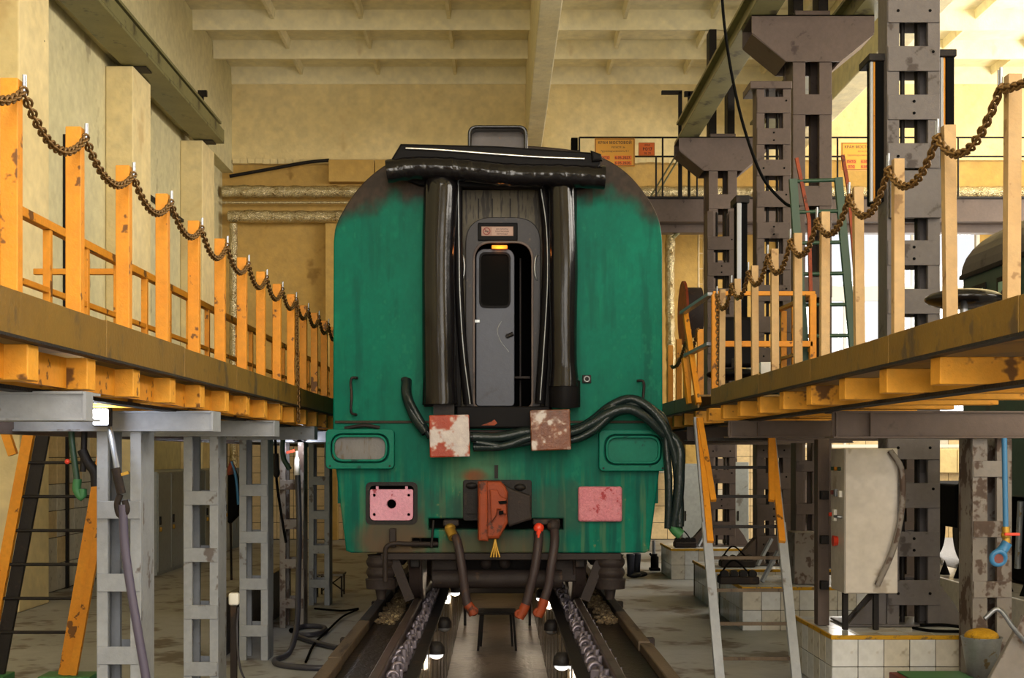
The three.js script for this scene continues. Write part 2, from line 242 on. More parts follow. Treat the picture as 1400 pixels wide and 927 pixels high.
    obj('pane', along(a0 + 0.02, a1 - 0.02, y0 + 0.02, y1 - 0.02, pos - s * 0.14 - 0.002, pos - s * 0.14 + 0.002), M.pane, w);
    return w;
  }
  const fw = windowAt('x', wx0, wx1, wy0, wy1, WALLF + 0.0, 3, 1, 'blown-out white tall window in the end wall', -1);
  obj('transom', bx(wx0, wx1, Y(412, WALLF), Y(392, WALLF), WALLF - 0.1, WALLF), M.white, fw);
  rw.forEach((h, i) => windowAt('z', h[0], h[1], h[2], h[3], WALLR, 5, 2, 'high window in the right side wall', -1));
  lw.forEach((h, i) => windowAt('z', h[0], h[1], h[2], h[3], WALLR, 5, 2, 'low window in the right side wall', -1));
  gw.forEach((h, i) => windowAt('x', h[0], h[1], h[2], h[3], -BACK, h[1] - h[0] < 1.2 ? 1 : 4, 3, 'glazing of the gate wall', 1));
  // ceiling: ribbed concrete slabs
  const H = EYE + 9.38, cl = sgroup('ceiling', 'cream concrete ribbed ceiling', 'ceiling');
  obj('slab', bx(WALLL - T, WALLR + T, H + 0.42, H + 0.7, -BACK, WALLF + T), M.ceil, cl);
  for (let d = WALLF - 0.18, k = 0; d > -BACK; d -= 2.12, k++) {
    obj('rib', prism(shapeOf([[0, H], [0.07, H], [0.14, H + 0.43], [-0.07, H + 0.43]]), 0, WALLR - WALLL).rotateY(Math.PI / 2).translate(WALLR, 0, -d + 0.035).translate(0, 0, 0), M.ceil, cl);
    if (d > 6) for (let x = -4.95; x < WALLR; x += 1.94) obj('cross_rib', prism(shapeOf([[x - 0.035, H + 0.22], [x + 0.035, H + 0.22], [x + 0.07, H + 0.43], [x - 0.07, H + 0.43]]), d - 2.1, d), M.ceil, cl);
  }
  // main girders running along the hall
  const gy = EYE + 7.75;
  struct('trim_3', rb(0.72, 1.12, gy, H + 0.42, -BACK, WALLF - 0.2, 0.03), M.ceil, 'deep cream roof girder above the carriage', 'beam');
  struct('trim_4', rb(7.3, 7.8, gy, H + 0.42, -BACK, WALLF - 0.2, 0.03), M.ceil, 'deep cream roof girder over the right bay', 'beam');
  // left pilasters under the crane beam
  let tn = 5;
  for (const d of [17.9, 23.5, 29.05]) struct('trim_' + tn++, rb(WALLL, -6.5, FLOOR, EYE + 6.95, d, d + 1.2, 0.03), M.plaster, 'cream pilaster carrying the left crane beam', 'pilaster').userData.group = 'left wall pilasters';
  struct('trim_' + tn++, [rb(WALLL, -6.92, FLOOR, 6.6, 21.2, 21.3, 0.01), rb(WALLL, -6.9, 6.55, 6.62, 24.7, 29, 0.01), rb(WALLL, -6.9, FLOOR, 7.6, 19.3, 19.36, 0.01)], M.dark, 'thin dark conduit lines on the left wall', 'conduit');
  // tiled dado on the left wall and the far wall: single tiles
  const dado = sgroup('wall_left_dado', 'stained white tile dado on the left wall', 'wall');
  obj('tile_bed', bx(WALLL, WALLL + 0.02, FLOOR, 1.9, 16, 26), M.grout, dado);
  const tg = boxUV(new RoundedBoxGeometry(0.03, 0.41, 0.41, 1, 0.006));
  for (let i = 0; i < 22; i++) for (let j = 0; j < 6; j++) piece('tile', tg, rnd() < 0.25 ? M.tileCream : M.tileB, WALLL + 0.025 + rnd() * 0.004, FLOOR + 0.22 + j * 0.42, -(16.4 + i * 0.42), dado);
  const dado2 = sgroup('wall_far_dado', 'cream tile dado on the end wall', 'wall');
  obj('tile_bed', bx(2.6, 14, FLOOR, 1.9, WALLF - 0.03, WALLF), M.grout, dado2);
  const tg2 = boxUV(new RoundedBoxGeometry(0.41, 0.41, 0.03, 1, 0.006));
  for (let i = 0; i < 27; i++) for (let j = 0; j < 6; j++) piece('tile', tg2, rnd() < 0.06 ? M.tileB : M.tileCream, 2.85 + i * 0.42, FLOOR + 0.22 + j * 0.42, -WALLF + 0.035, dado2);
  obj('tile_bed', bx(-6.9, -2.6, FLOOR, 1.9, WALLF - 0.03, WALLF), M.grout, dado2);
  for (let i = 0; i < 10; i++) for (let j = 0; j < 6; j++) piece('tile', tg2, rnd() < 0.06 ? M.tileB : M.tileCream, -6.65 + i * 0.42, FLOOR + 0.22 + j * 0.42, -WALLF + 0.035, dado2);
}
// pipes on the far wall
{
  const d = 33.05;
  function foilPipe(pts, r, label, n) { const o = obj('insulated_pipe', sweep(pts, r, n, 12, (t, a) => 1 + 0.05 * Math.sin(t * n * 0.9) + 0.5 * (nz(N2, t * n / 90, a) - 0.5) * 0.6 + 0.16 * (nz(N3, t * n / 60, a) - 0.5)), M.foil); return tag(o, label, 'pipe'); }
  foilPipe([V(-6.9, Y(262, d), -d), V(0, Y(262, d), -d), V(7.4, Y(263, d), -d), V(15.8, Y(262, d), -d)], 0.15, 'upper foil-wrapped pipe along the end wall', 360);
  foilPipe([V(-6.75, Y(296, d), -d), V(0, Y(296, d), -d), V(7.4, Y(296, d), -d), V(15.8, Y(295, d), -d)], 0.15, 'lower foil-wrapped pipe along the end wall', 360);
  foilPipe([P(319, 306, d), P(319, 400, d), P(319, 560, d), P(319, 700, d)], 0.1, 'foil-wrapped riser pipe in the left corner', 120);
  foilPipe([P(916, 306, d), P(916, 400, d), P(917, 500, d), P(917, 690, d)], 0.12, 'foil-wrapped riser pipe beside the green carriage', 120);
  tag(obj('wall_pipe', rod(V(-6.9, Y(277, d), -d), V(15.8, Y(277, d), -d), 0.035), M.foil), 'thin bare pipe between the foil-wrapped pipes', 'pipe');
  tag(obj('cable', sweep([P(314, 241, 33.2), P(370, 231, 33.2), P(420, 222, 33.2), P(450, 219, 33.2)], 0.045, 20, 6), M.dark), 'sagging dark cable bundle above the foil pipes', 'cable');
}
// crane beams
{
  const y0 = EYE + 6.97;
  function craneBeam(xc, d0, d1, label, w = 0.3) {
    const t = thing('crane_beam', label, 'beam', xc, y0, (d0 + d1) / 2);
    obj('lower_flange', rb(xc - w, xc + w, y0, y0 + 0.06, d0, d1, 0.008), M.crane, t); obj('web', bx(xc - 0.06, xc + 0.06, y0 + 0.06, y0 + 0.44, d0, d1), M.crane, t);
    obj('upper_flange', rb(xc - w * 0.8, xc + w * 0.8, y0 + 0.44, y0 + 0.5, d0, d1, 0.008), M.crane, t); obj('crane_rail', rb(xc - 0.05, xc + 0.05, y0 + 0.5, y0 + 0.62, d0, d1, 0.01), M.crane, t);
    return t;
  }
  const lb = craneBeam(-6.42, 2, 29.5, 'olive steel crane runway beam on the left wall pilasters');
  obj('channel', bx(-6.2, -6.12, y0 + 0.06, y0 + 0.3, 2, 29.5), M.crane, lb);
  for (const d of [17.9, 23.5, 29.0]) obj('bearing', bx(-6.6, -6.3, y0 - 0.02, y0, d + 0.1, d + 0.5), M.dark, lb);
  craneBeam(4.2, 6, 29.6, 'olive steel crane runway beam left of the gusset column', 0.22); craneBeam(5.85, 6, 29.6, 'olive steel crane runway beam right of the gusset column', 0.22);
  const st = thing('end_stop', 'small signal post at the end of the left crane beam', 'post', X(277, 29.2), y0 + 0.5, 29.2);
  obj('post', rod(P(277, 160, 29.2), P(277, 128, 29.2), 0.03), M.dark, st); obj('plate', bx(X(271, 29.2), X(283, 29.2), Y(132, 29.2), Y(124, 29.2), 29.15, 29.25), M.dark, st);
  // columns with gusset heads
  function craneColumn(xc, d, label) {
    const t = thing('crane_column', label, 'column', xc, FLOOR, d), w = 0.31;
    for (const s of [-1, 1]) { obj('leg', rb(xc + s * w - (s > 0 ? 0.2 : 0), xc + s * w + (s > 0 ? 0 : 0.2), FLOOR, y0 - 0.06, d, d + 0.12, 0.008), M.brown, t); obj('leg', rb(xc + s * w - (s > 0 ? 0.2 : 0), xc + s * w + (s > 0 ? 0 : 0.2), FLOOR, y0 - 0.06, d + 0.6, d + 0.72, 0.008), M.brown, t); obj('side_web', bx(xc + s * (w - 0.03) - 0.015, xc + s * (w - 0.03) + 0.015, FLOOR, y0 - 0.06, d + 0.12, d + 0.6), M.brown, t); }
    for (let y = FLOOR + 0.3; y < y0 - 0.6; y += 1.45) { obj('batten', rb(xc - w, xc + w, y, y + 0.32, d - 0.02, d + 0.005, 0.004), M.brown, t); obj('batten', rb(xc - w, xc + w, y, y + 0.32, d + 0.72, d + 0.745, 0.004), M.brown, t); }
    const gs = shapeOf([[xc - 0.97, y0], [xc + 0.97, y0], [xc + 0.97, y0 - 0.28], [xc + 0.42, y0 - 0.74], [xc - 0.42, y0 - 0.74], [xc - 0.97, y0 - 0.28]]);
    for (const q of [d - 0.05, d + 0.74]) { obj('gusset', prism(gs, q, q + 0.03), M.brown, t); }
    obj('gusset_flange', [bar(V(xc - 0.96, y0 - 0.29, -d - 0.36), V(xc - 0.42, y0 - 0.73, -d - 0.36), 0.8, 0.03), bar(V(xc + 0.96, y0 - 0.29, -d - 0.36), V(xc + 0.42, y0 - 0.73, -d - 0.36), 0.8, 0.03)], M.brown, t);
    obj('cap_plate', bx(xc - 0.97, xc + 0.97, y0 - 0.02, y0, d - 0.05, d + 0.77), M.brown, t);
    // upper stub that goes on to the roof
    for (const s of [-1, 1]) obj('upper_leg', rb(xc + s * 0.2 - 0.08, xc + s * 0.2 + 0.08, y0, EYE + 9.38, d + 0.1, d + 0.5, 0.01), M.dark, t);
    obj('upper_batten', rb(xc - 0.28, xc + 0.28, y0 + 0.001, y0 + 0.08, d - 0.02, d + 0.6, 0.01), M.brown, t);
    return t;
  }
  craneColumn(5.0, 20.9, 'brown lattice crane column with a wide gusset head in front of the yellow sign'); craneColumn(4.95, 28.9, 'far brown crane column with gusset head beside the crane railing');
}
// bridge crane with its signs
{
  const d = 30.6, t = thing('bridge_crane', 'brown overhead bridge crane with railing at the end wall', 'crane', X(1000, d), Y(303, d), d);
  obj('girder', rb(X(770, d), 15.6, Y(303, d), Y(272, d), d, d + 0.35, 0.01), M.brown, t); obj('lower_chord', rb(X(770, d), 15.6, Y(318, d + 0.4), Y(306, d + 0.4), d + 0.4, d + 0.7, 0.01), M.brown, t);
  obj('walkway', bx(X(770, d), 15.6, Y(272, d), Y(269, d), d - 0.05, d + 0.7), M.dark, t);
  const r = 0.022; obj('handrail', [rod(P(792, 188, d), V(15.6, Y(188, d), -d), r), rod(P(868, 214, d), V(15.6, Y(214, d), -d), r)], M.dark, t);
  for (const px of [792, 897, 906, 953, 1075, 1145, 1310, 1430]) obj('baluster', rod(P(px, 271, d), P(px, px === 897 ? 214 : 188, d), r), M.dark, t);
  obj('brace', [rod(P(890, 268, d + 0.1), P(938, 190, d + 0.1), r), rod(P(897, 268, d + 0.15), P(943, 192, d + 0.15), r)], M.crane, t);
  obj('brace', [rod(P(920, 325, d + 0.5), P(955, 290, d + 0.5), 0.05)], M.crane, t); obj('motor', rb(X(781, d), X(790, d), Y(206, d), Y(188, d), d, d + 0.2, 0.01), M.black, t);
  obj('top_block', rb(X(785, d), X(793, d), Y(270, d), Y(205, d), d, d + 0.1, 0.01), M.dark, t);
  const gal = t; // gallows bracket of the crane
  obj('gallows_post', rb(X(927, 30), X(932, 30), Y(272, 30), Y(127, 30), 29.9, 30, 0.005), M.dark, gal); obj('gallows_arm', rb(X(904, 30), X(932, 30), Y(130, 30), Y(125, 30), 29.9, 30, 0.005), M.dark, gal);
  obj('gallows_post', rb(X(940, 30), X(943, 30), Y(272, 30), Y(127, 30), 29.9, 30, 0.005), M.dark, gal); obj('gallows_plate', rb(X(935, 30), X(948, 30), Y(133, 30), Y(126, 30), 29.9, 30, 0.005), M.dark, gal);
  function board(name, w, h, bg, lines, label, px0, px1, py0, py1) {
    const c = document.createElement('canvas'); c.width = w; c.height = h; const g = c.getContext('2d');
    g.fillStyle = bg; g.fillRect(0, 0, w, h); g.strokeStyle = '#7a4a10'; g.lineWidth = w * 0.02; g.strokeRect(w * 0.02, w * 0.02, w * 0.96, h - w * 0.04);
    for (const [s, x, y, size, col, bgc] of lines) { g.font = 'bold ' + size + 'px sans-serif'; g.textAlign = 'center'; g.textBaseline = 'middle'; if (bgc) { const tw = g.measureText(s).width; g.fillStyle = bgc; g.fillRect(x - tw / 2 - 6, y - size * 0.58, tw + 12, size * 1.15); } g.fillStyle = col; g.fillText(s, x, y); }
    const tx = new THREE.CanvasTexture(c); tx.colorSpace = THREE.SRGBColorSpace;
    const dd = d - 0.05, geo = new THREE.PlaneGeometry(X(px1, dd) - X(px0, dd), Y(py0, dd) - Y(py1, dd)).translate((X(px0, dd) + X(px1, dd)) / 2, (Y(py0, dd) + Y(py1, dd)) / 2, -dd + 0.012);
    const b = thing(name, label, 'sign', (X(px0, dd) + X(px1, dd)) / 2, Y(py1, dd), dd);
    obj('board', rb(X(px0, dd), X(px1, dd), Y(py1, dd), Y(py0, dd), dd - 0.01, dd + 0.02, 0.004), M.yellow, b); obj('print', geo, new THREE.MeshPhysicalMaterial({ map: tx, roughness: 0.55 }), b, true);
  }
  const L = [['КРАН МОСТОВОЙ', 256, 55, 50, '#4a3418'], ['РЕГИСТР. №', 300, 112, 30, '#6a4a20'], ['Грузоподъемность 5 т', 256, 158, 32, '#6a4a20'], ['ПКТО', 130, 240, 44, '#3a1a10', '#e0701e'], ['6.05.2027.', 360, 240, 44, '#3a1a10', '#e0701e'], ['ПТО', 130, 305, 44, '#3a1a10', '#e0701e'], ['6.05.2026.', 360, 305, 44, '#3a1a10', '#e0701e']];
  board('crane_sign', 512, 350, '#d89a30', L, 'yellow crane sign with dates next to the orange plate', 813, 868, 189, 228);
  board('crane_sign', 512, 350, '#d89a30', L, 'yellow crane sign with dates between two brown towers', 1150, 1204, 195, 233);
  board('number_sign', 256, 190, '#d8641c', [['КРАН', 140, 36, 34, '#4a1a10'], ['РО17', 140, 94, 62, '#3a1408'], ['18. 21', 140, 156, 42, '#4a1a10']], 'small orange number plate beside the crane sign', 873, 895, 195, 213);
}
// ================================================================ track and pit
for (const s of [-1, 1]) {
  const a = (x0, x1) => s > 0 ? [x0, x1] : [-x1, -x0], side = s > 0 ? 'right' : 'left';
  struct('track_plinth_' + side, bx(...a(0.62, 1.25), FLOOR - 0.3, -0.16, -BACK, WALLF), M.oily, 'oily dark track bed beside the inspection pit, ' + side + ' rail', 'track bed');
  const r = thing('rail', 'worn steel rail along the pit under the ' + (s > 0 ? 'pink plain cover' : 'pink cover with a hole'), 'rail', s * 0.795, -0.16, 14);
  obj('head', rb(...a(0.76, 0.832), -0.045, 0, 2, 33, 0.012), M.rail, r); obj('web', bx(...a(0.787, 0.803), -0.14, -0.045, 2, 33), M.rail, r); obj('foot', bx(...a(0.73, 0.86), -0.16, -0.14, 2, 33), M.rail, r);
  // clips along the inside of the rail
  const cg = boxUV(mergeGeometries([new RoundedBoxGeometry(0.05, 0.05, 0.06, 1, 0.008).translate(0, 0.025, 0), new THREE.TorusGeometry(0.026, 0.012, 5, 8, Math.PI).rotateY(0.5).translate(0, 0.05, 0.03), new THREE.CylinderGeometry(0.014, 0.014, 0.07, 6).translate(0.01, 0.07, -0.01)].map((g) => g.toNonIndexed())));
  for (let i = 0; i < 26; i++) { const p = piece('rail_clip', cg, M.clip, s * (0.705 + 0.008 * rnd()), -0.16, -(7.6 + i * 0.29), r); p.rotation.y = 0.9 * (rnd() - 0.5); p.scale.setScalar(1.3 + 0.3 * rnd()); }
  for (let i = 0; i < 16; i++) piece('outer_clip', cg, M.clip, s * 0.875, -0.16, -(7.6 + i * 0.45), r).scale.setScalar(0.7);
  // timber kerb boards on the outside
  const kb = sgroup('track_kerb_' + side, 'weathered timber kerb boards on the ' + side + ' track edge', 'kerb');
  for (let i = 0, d = 6; d < 31; i++) { const L = 1.5 + rnd() * 1.3, x = s * (1.2 + (rnd() - 0.5) * 0.03); obj('board', rb(x - 0.05, x + 0.05, -0.16, -0.09 + 0.02 * rnd(), d, d + L, 0.012), i % 3 ? M.wood : M.dark, kb); d += L + 0.03; }
  for (let i = 0; i < 4; i++) { const d = 11.2 + i * 2.8; obj('board_end', rb(...a(1.22, 1.34), -0.2, -0.13, d, d + 0.09, 0.01), M.under, kb); }
  // gravel heap under the carriage end
  const gv = []; for (let i = 0; i < 260; i++) { const q = 0.02 + 0.03 * rnd(); gv.push(new THREE.IcosahedronGeometry(q, 0).scale(1, 0.7, 1).rotateY(rnd() * 6).translate(s * (0.96 + 0.18 * rnd()), -0.16 + q * 0.5, -(12.3 + 5 * rnd()))); }
  tag(obj('gravel', gv, M.gravel), 'loose gravel on the ' + side + ' track bed under the carriage', 'gravel', null, 'stuff');
  // pit wall with upright glazed tiles
  const pw = sgroup('wall_pit_' + side, 'glazed brown ' + side + ' wall of the inspection pit', 'wall');
  obj('tile_bed', bx(...a(0.585, 0.64), -1.12, -0.16, -BACK, WALLF), M.grout, pw);
  const tg = boxUV(new RoundedBoxGeometry(0.018, 0.91, 0.192, 1, 0.004));
  for (let i = 0; i < 70; i++) piece('tile', tg, i % 4 === 1 ? M.wood : M.pitTile, s * (0.578 + rnd() * 0.004), -0.635, -(7.5 + i * 0.2), pw);
  obj('coping', rb(...a(0.56, 0.66), -0.17, -0.14, 2, 33, 0.01), M.dark, pw);
  for (const [d, lit] of s < 0 ? [[11.2, 1], [12.9, 0], [16.2, 1], [19.2, 1], [22.5, 1]] : [[10.6, 1], [12.7, 0], [15.6, 1], [18.6, 1], [22, 1]]) {
    const L = thing('pit_lamp', d > 15 ? ['first', 'second', 'third'][Math.floor((d - 15) / 3.1)] + ' lit pit lamp behind the brake hoses on the ' + side + ' pit wall' : (lit ? 'lit' : 'unlit') + ' bulkhead lamp on the ' + side + ' pit wall ahead of the carriage', 'lamp', s * 0.55, -0.3, d, d > 15 ? 'lamps under the carriage, ' + side : undefined);
    obj('housing', lathe([[0.001, 0.1], [0.04, 0.1], [0.07, 0.06], [0.075, 0], [0.06, 0]], s * 0.52, -0.26, d, 14), M.dark, L);
    obj('bracket', rb(...a(0.53, 0.575), -0.24, -0.17, d - 0.02, d + 0.02, 0.005), M.dark, L);
    obj('lamp_glass', new THREE.SphereGeometry(0.06, 14, 8).scale(1, 0.6, 1).translate(s * 0.52, -0.27, -d), lit ? M.lampSmall : M.lens, L);
    if (lit) { const pl = new THREE.PointLight(0xffe8c8, d > 15 ? 0.35 : 0.05); pl.name = 'pit_lamp_light'; pl.position.set(s * 0.50, -0.34, -d); pl.castShadow = true; pl.shadow.radius = 3; scene.add(pl); }
  }
}
{
  const t = thing('pit_trestle', 'dark steel trestle standing in the pit under the carriage', 'trestle', 0, -1.1, 19.5), d = 19.5;
  obj('crossbeam', rb(-0.55, 0.55, -0.62, -0.42, d, d + 0.2, 0.01), M.dark, t); obj('top_rail', rb(-0.55, 0.55, -0.42, -0.36, d, d + 0.2, 0.01), M.blue, t);
  for (const x of [-0.5, 0.46]) obj('leg', rb(x, x + 0.04, -1.1, -0.6, d, d + 0.06, 0.005), M.dark, t);
  const u = thing('step_stool', 'small dark step stool on the pit floor', 'stool', 0, -1.1, 17.2);
  for (const [x, q] of [[-0.25, 17], [0.24, 17], [-0.22, 17.4], [0.2, 17.4]]) obj('leg', bar(V(x, -1.1, -q), V(x * 0.85, -0.62, -q - 0.02), 0.03), M.dark, u);
  obj('seat', rb(-0.25, 0.24, -0.63, -0.6, 16.95, 17.45, 0.008), M.dark, u);
}
// ================================================================ service platforms
function links(name, label, spans, individual, group) {      // chain: links as parts, the far ones joined
  const t = thing(name, label, 'chain', spans[0][0].x, spans[0][0].y, -spans[0][0].z, group);
  const lg = new THREE.TorusGeometry(0.0165, 0.0062, 6, 10).scale(1.35, 1, 1); boxUV(lg);
  const far = []; let n = 0;
  for (const pts of spans) {
    const c = new THREE.CatmullRomCurve3(pts), L = c.getLength(), k = Math.round(L / 0.031);
    for (let i = 0; i <= k; i++) {
      const p = c.getPointAt(i / k), tan = c.getTangentAt(i / k), q = new THREE.Quaternion().setFromUnitVectors(V(1, 0, 0), tan).multiply(new THREE.Quaternion().setFromAxisAngle(V(1, 0, 0), (i % 2) * Math.PI / 2 + 0.5));
      if (n < individual) { const m = piece('link', lg, M.chain, p.x, p.y, p.z, t); m.quaternion.copy(q); } else far.push(lg.clone().toNonIndexed().applyQuaternion(q).translate(p.x, p.y, p.z));
      n++;
    }
  }
  if (far.length) { const o = obj('far_links', far, M.chain, t); o.userData.kind = 'stuff'; }
  return t;
}
const sag = (a, b, s) => { const o = []; for (let i = 0; i <= 8; i++) { const t = i / 8; o.push(a.clone().lerp(b, t).add(V(0, -4 * s * t * (1 - t), 0))); } return o; };
function platform(s, top, x0, x1, d0, d1, gap, label) {      // s: side of the track
  const fa = s < 0 ? 'left' : 'right', a = (p, q) => s > 0 ? [p, q] : [-q, -p], fh = s < 0 ? 0.175 : 0.14, jb = EYE + 0.31, jt = top - fh;
  const t = thing('service_platform', label, 'platform', s * 2.4, EYE + 0.15, (d0 + d1) / 2);
  const runs = gap ? [[d0, gap[0]], [gap[1], d1]] : [[d0, d1]];
  for (const [q0, q1] of runs) for (let d = q0; d < q1 - 0.01; d += 1.6) { const e = Math.min(q1, d + 1.6); const dd = d; obj('fascia_plate', rb(...a(x0, x0 + 0.02), top - fh, top + 0.012 * (rnd() - 0.3), dd + 0.004, e - 0.004, 0.004), M.fascia, t); obj('deck_plate', bx(...a(x0 + 0.02, x1), top - 0.03, top - 0.012, dd + 0.004, e - 0.004), M.fascia, t); }
  obj('edge_lip', bx(...a(x0 - 0.008, x0 + 0.05), top - fh - 0.012, top - fh, d0, d1), M.dark, t);
  const prot = s < 0 ? 0.14 : 0.5;
  for (let i = 0; i < 16; i++) { const d = (s < 0 ? 5.44 : 5.77) + i * 0.79; obj('joist', rb(...a(x0 + 0.04, x1), jb, jt - 0.014, d, d + 0.13, 0.006), M.joist, t); }
  for (let i = 16; i < 28; i++) { const d = (s < 0 ? 5.44 : 5.77) + i * 0.79; if (d < d1) obj('joist', bx(...a(x0 + 0.04, x1), jb, jt - 0.014, d, d + 0.13), M.joist, t); }
  if (s < 0) obj('joist', rb(...a(x0 + 0.04, x1), jb, jt - 0.014, 4.65, 4.78, 0.006), M.joist, t);
  obj('back_channel', bx(...a(x0 + prot, x0 + prot + 0.03), jb + 0.005, jt - 0.014, d0, d1), M.orange, t);
  obj('stringer', bx(...a(x0 + 0.25, x0 + 0.35), jb - 0.02, jb - 0.001, d0, d1), M.dark, t);
  return t;
}
const PTOP = EYE - 1.62, topL = EYE + 0.648, topR = EYE + 0.585;
platform(-1, topL, 1.9, 3.0, 3.2, 26, null, 'left orange steel service platform with mustard edge plate');
platform(1, topR, 1.9, 3.1, 3.2, 26, [11.72, 12.5], 'right orange steel service platform with brown edge plate');
{ // railings: posts with chain on the track side, pipe rails on the outer side
  const g = thing('chain_railing', 'orange post railing of the left service platform', 'railing', -1.95, topL, 9), posts = [];
  for (let i = 0; i < 15; i++) { const d = 5.28 + i * 0.8; if (d > 16) break; const x = -1.96, h = 0.87 + 0.02 * (rnd() - 0.5), w = 0.036; obj('post', rb(x - w, x + w, topL - 0.011, topL + h, d, d + 0.06, 0.005), M.orange, g); obj('hook', [rod(V(x + 0.05, topL + h - 0.06, -d - 0.03), V(x + 0.05, topL + h + 0.02, -d - 0.03), 0.006, 0.006, 6), rod(V(x + 0.05, topL + h - 0.06, -d - 0.05), V(x + 0.05, topL + h + 0.025, -d - 0.05), 0.006, 0.006, 6)], M.steel, g); posts.push(V(x + 0.045, topL + h - 0.045, -d - 0.04)); }
  const sp = [[...sag(posts[0].clone().add(V(0, -0.03, 0.7)), posts[0], 0.1)]]; for (let i = 0; i + 1 < posts.length; i++) sp.push(sag(posts[i], posts[i + 1], 0.12 + 0.02 * rnd()));
  links('safety_chain', 'rusty chain slung along the left orange posts', sp, 290);
  const hp = posts[9]; links('hanging_chain', 'rusty chain end hanging down from a left railing post', [[hp.clone().add(V(0.01, -0.02, 0)), hp.clone().add(V(0.012, -0.4, 0)), hp.clone().add(V(0.02, -0.8, 0)), hp.clone().add(V(0.025, -1.15, 0))]], 40);
  const b = thing('pipe_railing', 'low orange rail on the outer edge of the left platform', 'railing', -3.0, topL, 9), xb = -2.98;
  for (let i = 0; i < 24; i++) { const d = 6.3 + i * 0.8; obj('post', rb(xb - 0.025, xb + 0.025, topL - 0.011, topL + 0.84, d, d + 0.05, 0.004), M.orange, b); }
  obj('top_rail', rb(xb - 0.03, xb + 0.03, topL + 0.84, topL + 0.9, 4.5, 26, 0.006), M.orange, b);
  obj('mid_rail', rb(xb - 0.02, xb + 0.02, topL + 0.42, topL + 0.46, 4.5, 26, 0.006), M.orange, b);
  obj('landing_rail', [rb(xb - 0.9, xb, topL + 0.86, topL + 0.91, 11.0, 11.05, 0.006), rb(xb - 0.9, xb, topL + 0.1, topL + 0.15, 11.0, 11.05, 0.006)], M.orange, b);
}
{
  const g = thing('chain_railing', 'pale orange post railing of the right service platform', 'railing', 1.95, topR, 9), posts = [];
  for (let i = 0; i < 10; i++) { const d = 4.98 + i * 0.715, x = 1.95, h = 0.85 + 0.03 * (rnd() - 0.5), w = 0.025, lean = (rnd() - 0.5) * 0.02; obj('post', bar(V(x + lean, topR - 0.011, -d), V(x, topR + h, -d), w * 2, 0.05, V(0, 0, 1)), M.paleOrange, g); obj('hook', [rod(V(x - 0.045, topR + h - 0.06, -d), V(x - 0.045, topR + h + 0.03, -d), 0.006, 0.006, 6), rod(V(x - 0.045, topR + h - 0.06, -d - 0.02), V(x - 0.045, topR + h + 0.025, -d - 0.02), 0.006, 0.006, 6)], M.steel, g); posts.push(V(x - 0.045, topR + h - 0.05, -d - 0.01)); }
  for (const d of [12.7, 13.5, 14.2, 14.9]) obj('post', rb(1.93, 1.99, topR - 0.011, topR + 0.62 + 0.1 * rnd(), d, d + 0.05, 0.005), M.orange, g);
  const sp = [sag(posts[0].clone().add(V(0, 0.0, 0.8)), posts[0], 0.05)]; for (let i = 0; i + 1 < posts.length; i++) sp.push(sag(posts[i], posts[i + 1], 0.13 + 0.03 * rnd()));
  links('safety_chain', 'rusty chain slung along the right pale posts', sp, 290);
  const hp = posts[9]; links('hanging_chain', 'rusty chain end hanging from the last right railing post', [[hp.clone(), hp.clone().add(V(0.01, -0.35, 0)), hp.clone().add(V(0.01, -0.75, 0))]], 30);
  links('gap_chain', 'thin dark chain across the right platform gap', [sag(V(1.93, topR + 0.62, -12.7), V(1.93, topR + 0.58, -13.5), 0.14), sag(V(1.93, topR + 0.58, -13.5), V(1.93, topR + 0.4, -14.6), 0.1)], 80);
  // orange pipe rail frame around the stair opening
  const b = thing('pipe_railing', 'orange tubular railing frame on the right platform', 'railing', 2.2, topR, 12), d = 11.9, rr = 0.02;
  for (const px of [978, 1112]) obj('post', rb(X(px, d) - 0.03, X(px, d) + 0.03, topR - 0.011, Y(402, d), d, d + 0.06, 0.006), M.orange, b);
  obj('top_rail', rb(X(975, d), X(1115, d), Y(404, d), Y(398, d), d, d + 0.05, 0.006), M.orange, b); obj('mid_rail', rb(X(980, d), X(1112, d), Y(474, d), Y(466, d), d, d + 0.05, 0.006), M.orange, b);
  obj('back_post', rb(X(1068, 14), X(1076, 14), topR, Y(425, 14), 14, 14.06, 0.006), M.orange, b); obj('back_post', rb(X(1083, 14), X(1091, 14), topR, Y(415, 14), 14, 14.06, 0.006), M.orange, b);
  obj('side_rail', [bar(P(1065, 424, 14), P(1110, 404, 11.95), 0.06, 0.03), bar(P(1070, 490, 14), P(1110, 478, 11.95), 0.04, 0.03)], M.orange, b);
  const h = thing('stair_handrail', 'orange and grey handrail posts at the ladder head on the right platform', 'handrail', X(945, 12.6), topR - 0.2, 12.6);
  obj('post', [bar(P(937, 430, 13), P(955, 552, 12.5), 0.05, 0.05), bar(P(935, 490, 13), P(942, 552, 12.9), 0.04, 0.04)], M.orange, h);
  obj('rail', [bar(P(933, 428, 13), P(972, 402, 12), 0.06, 0.03), bar(P(938, 486, 13), P(970, 470, 12), 0.05, 0.03)], M.steel, h);
}
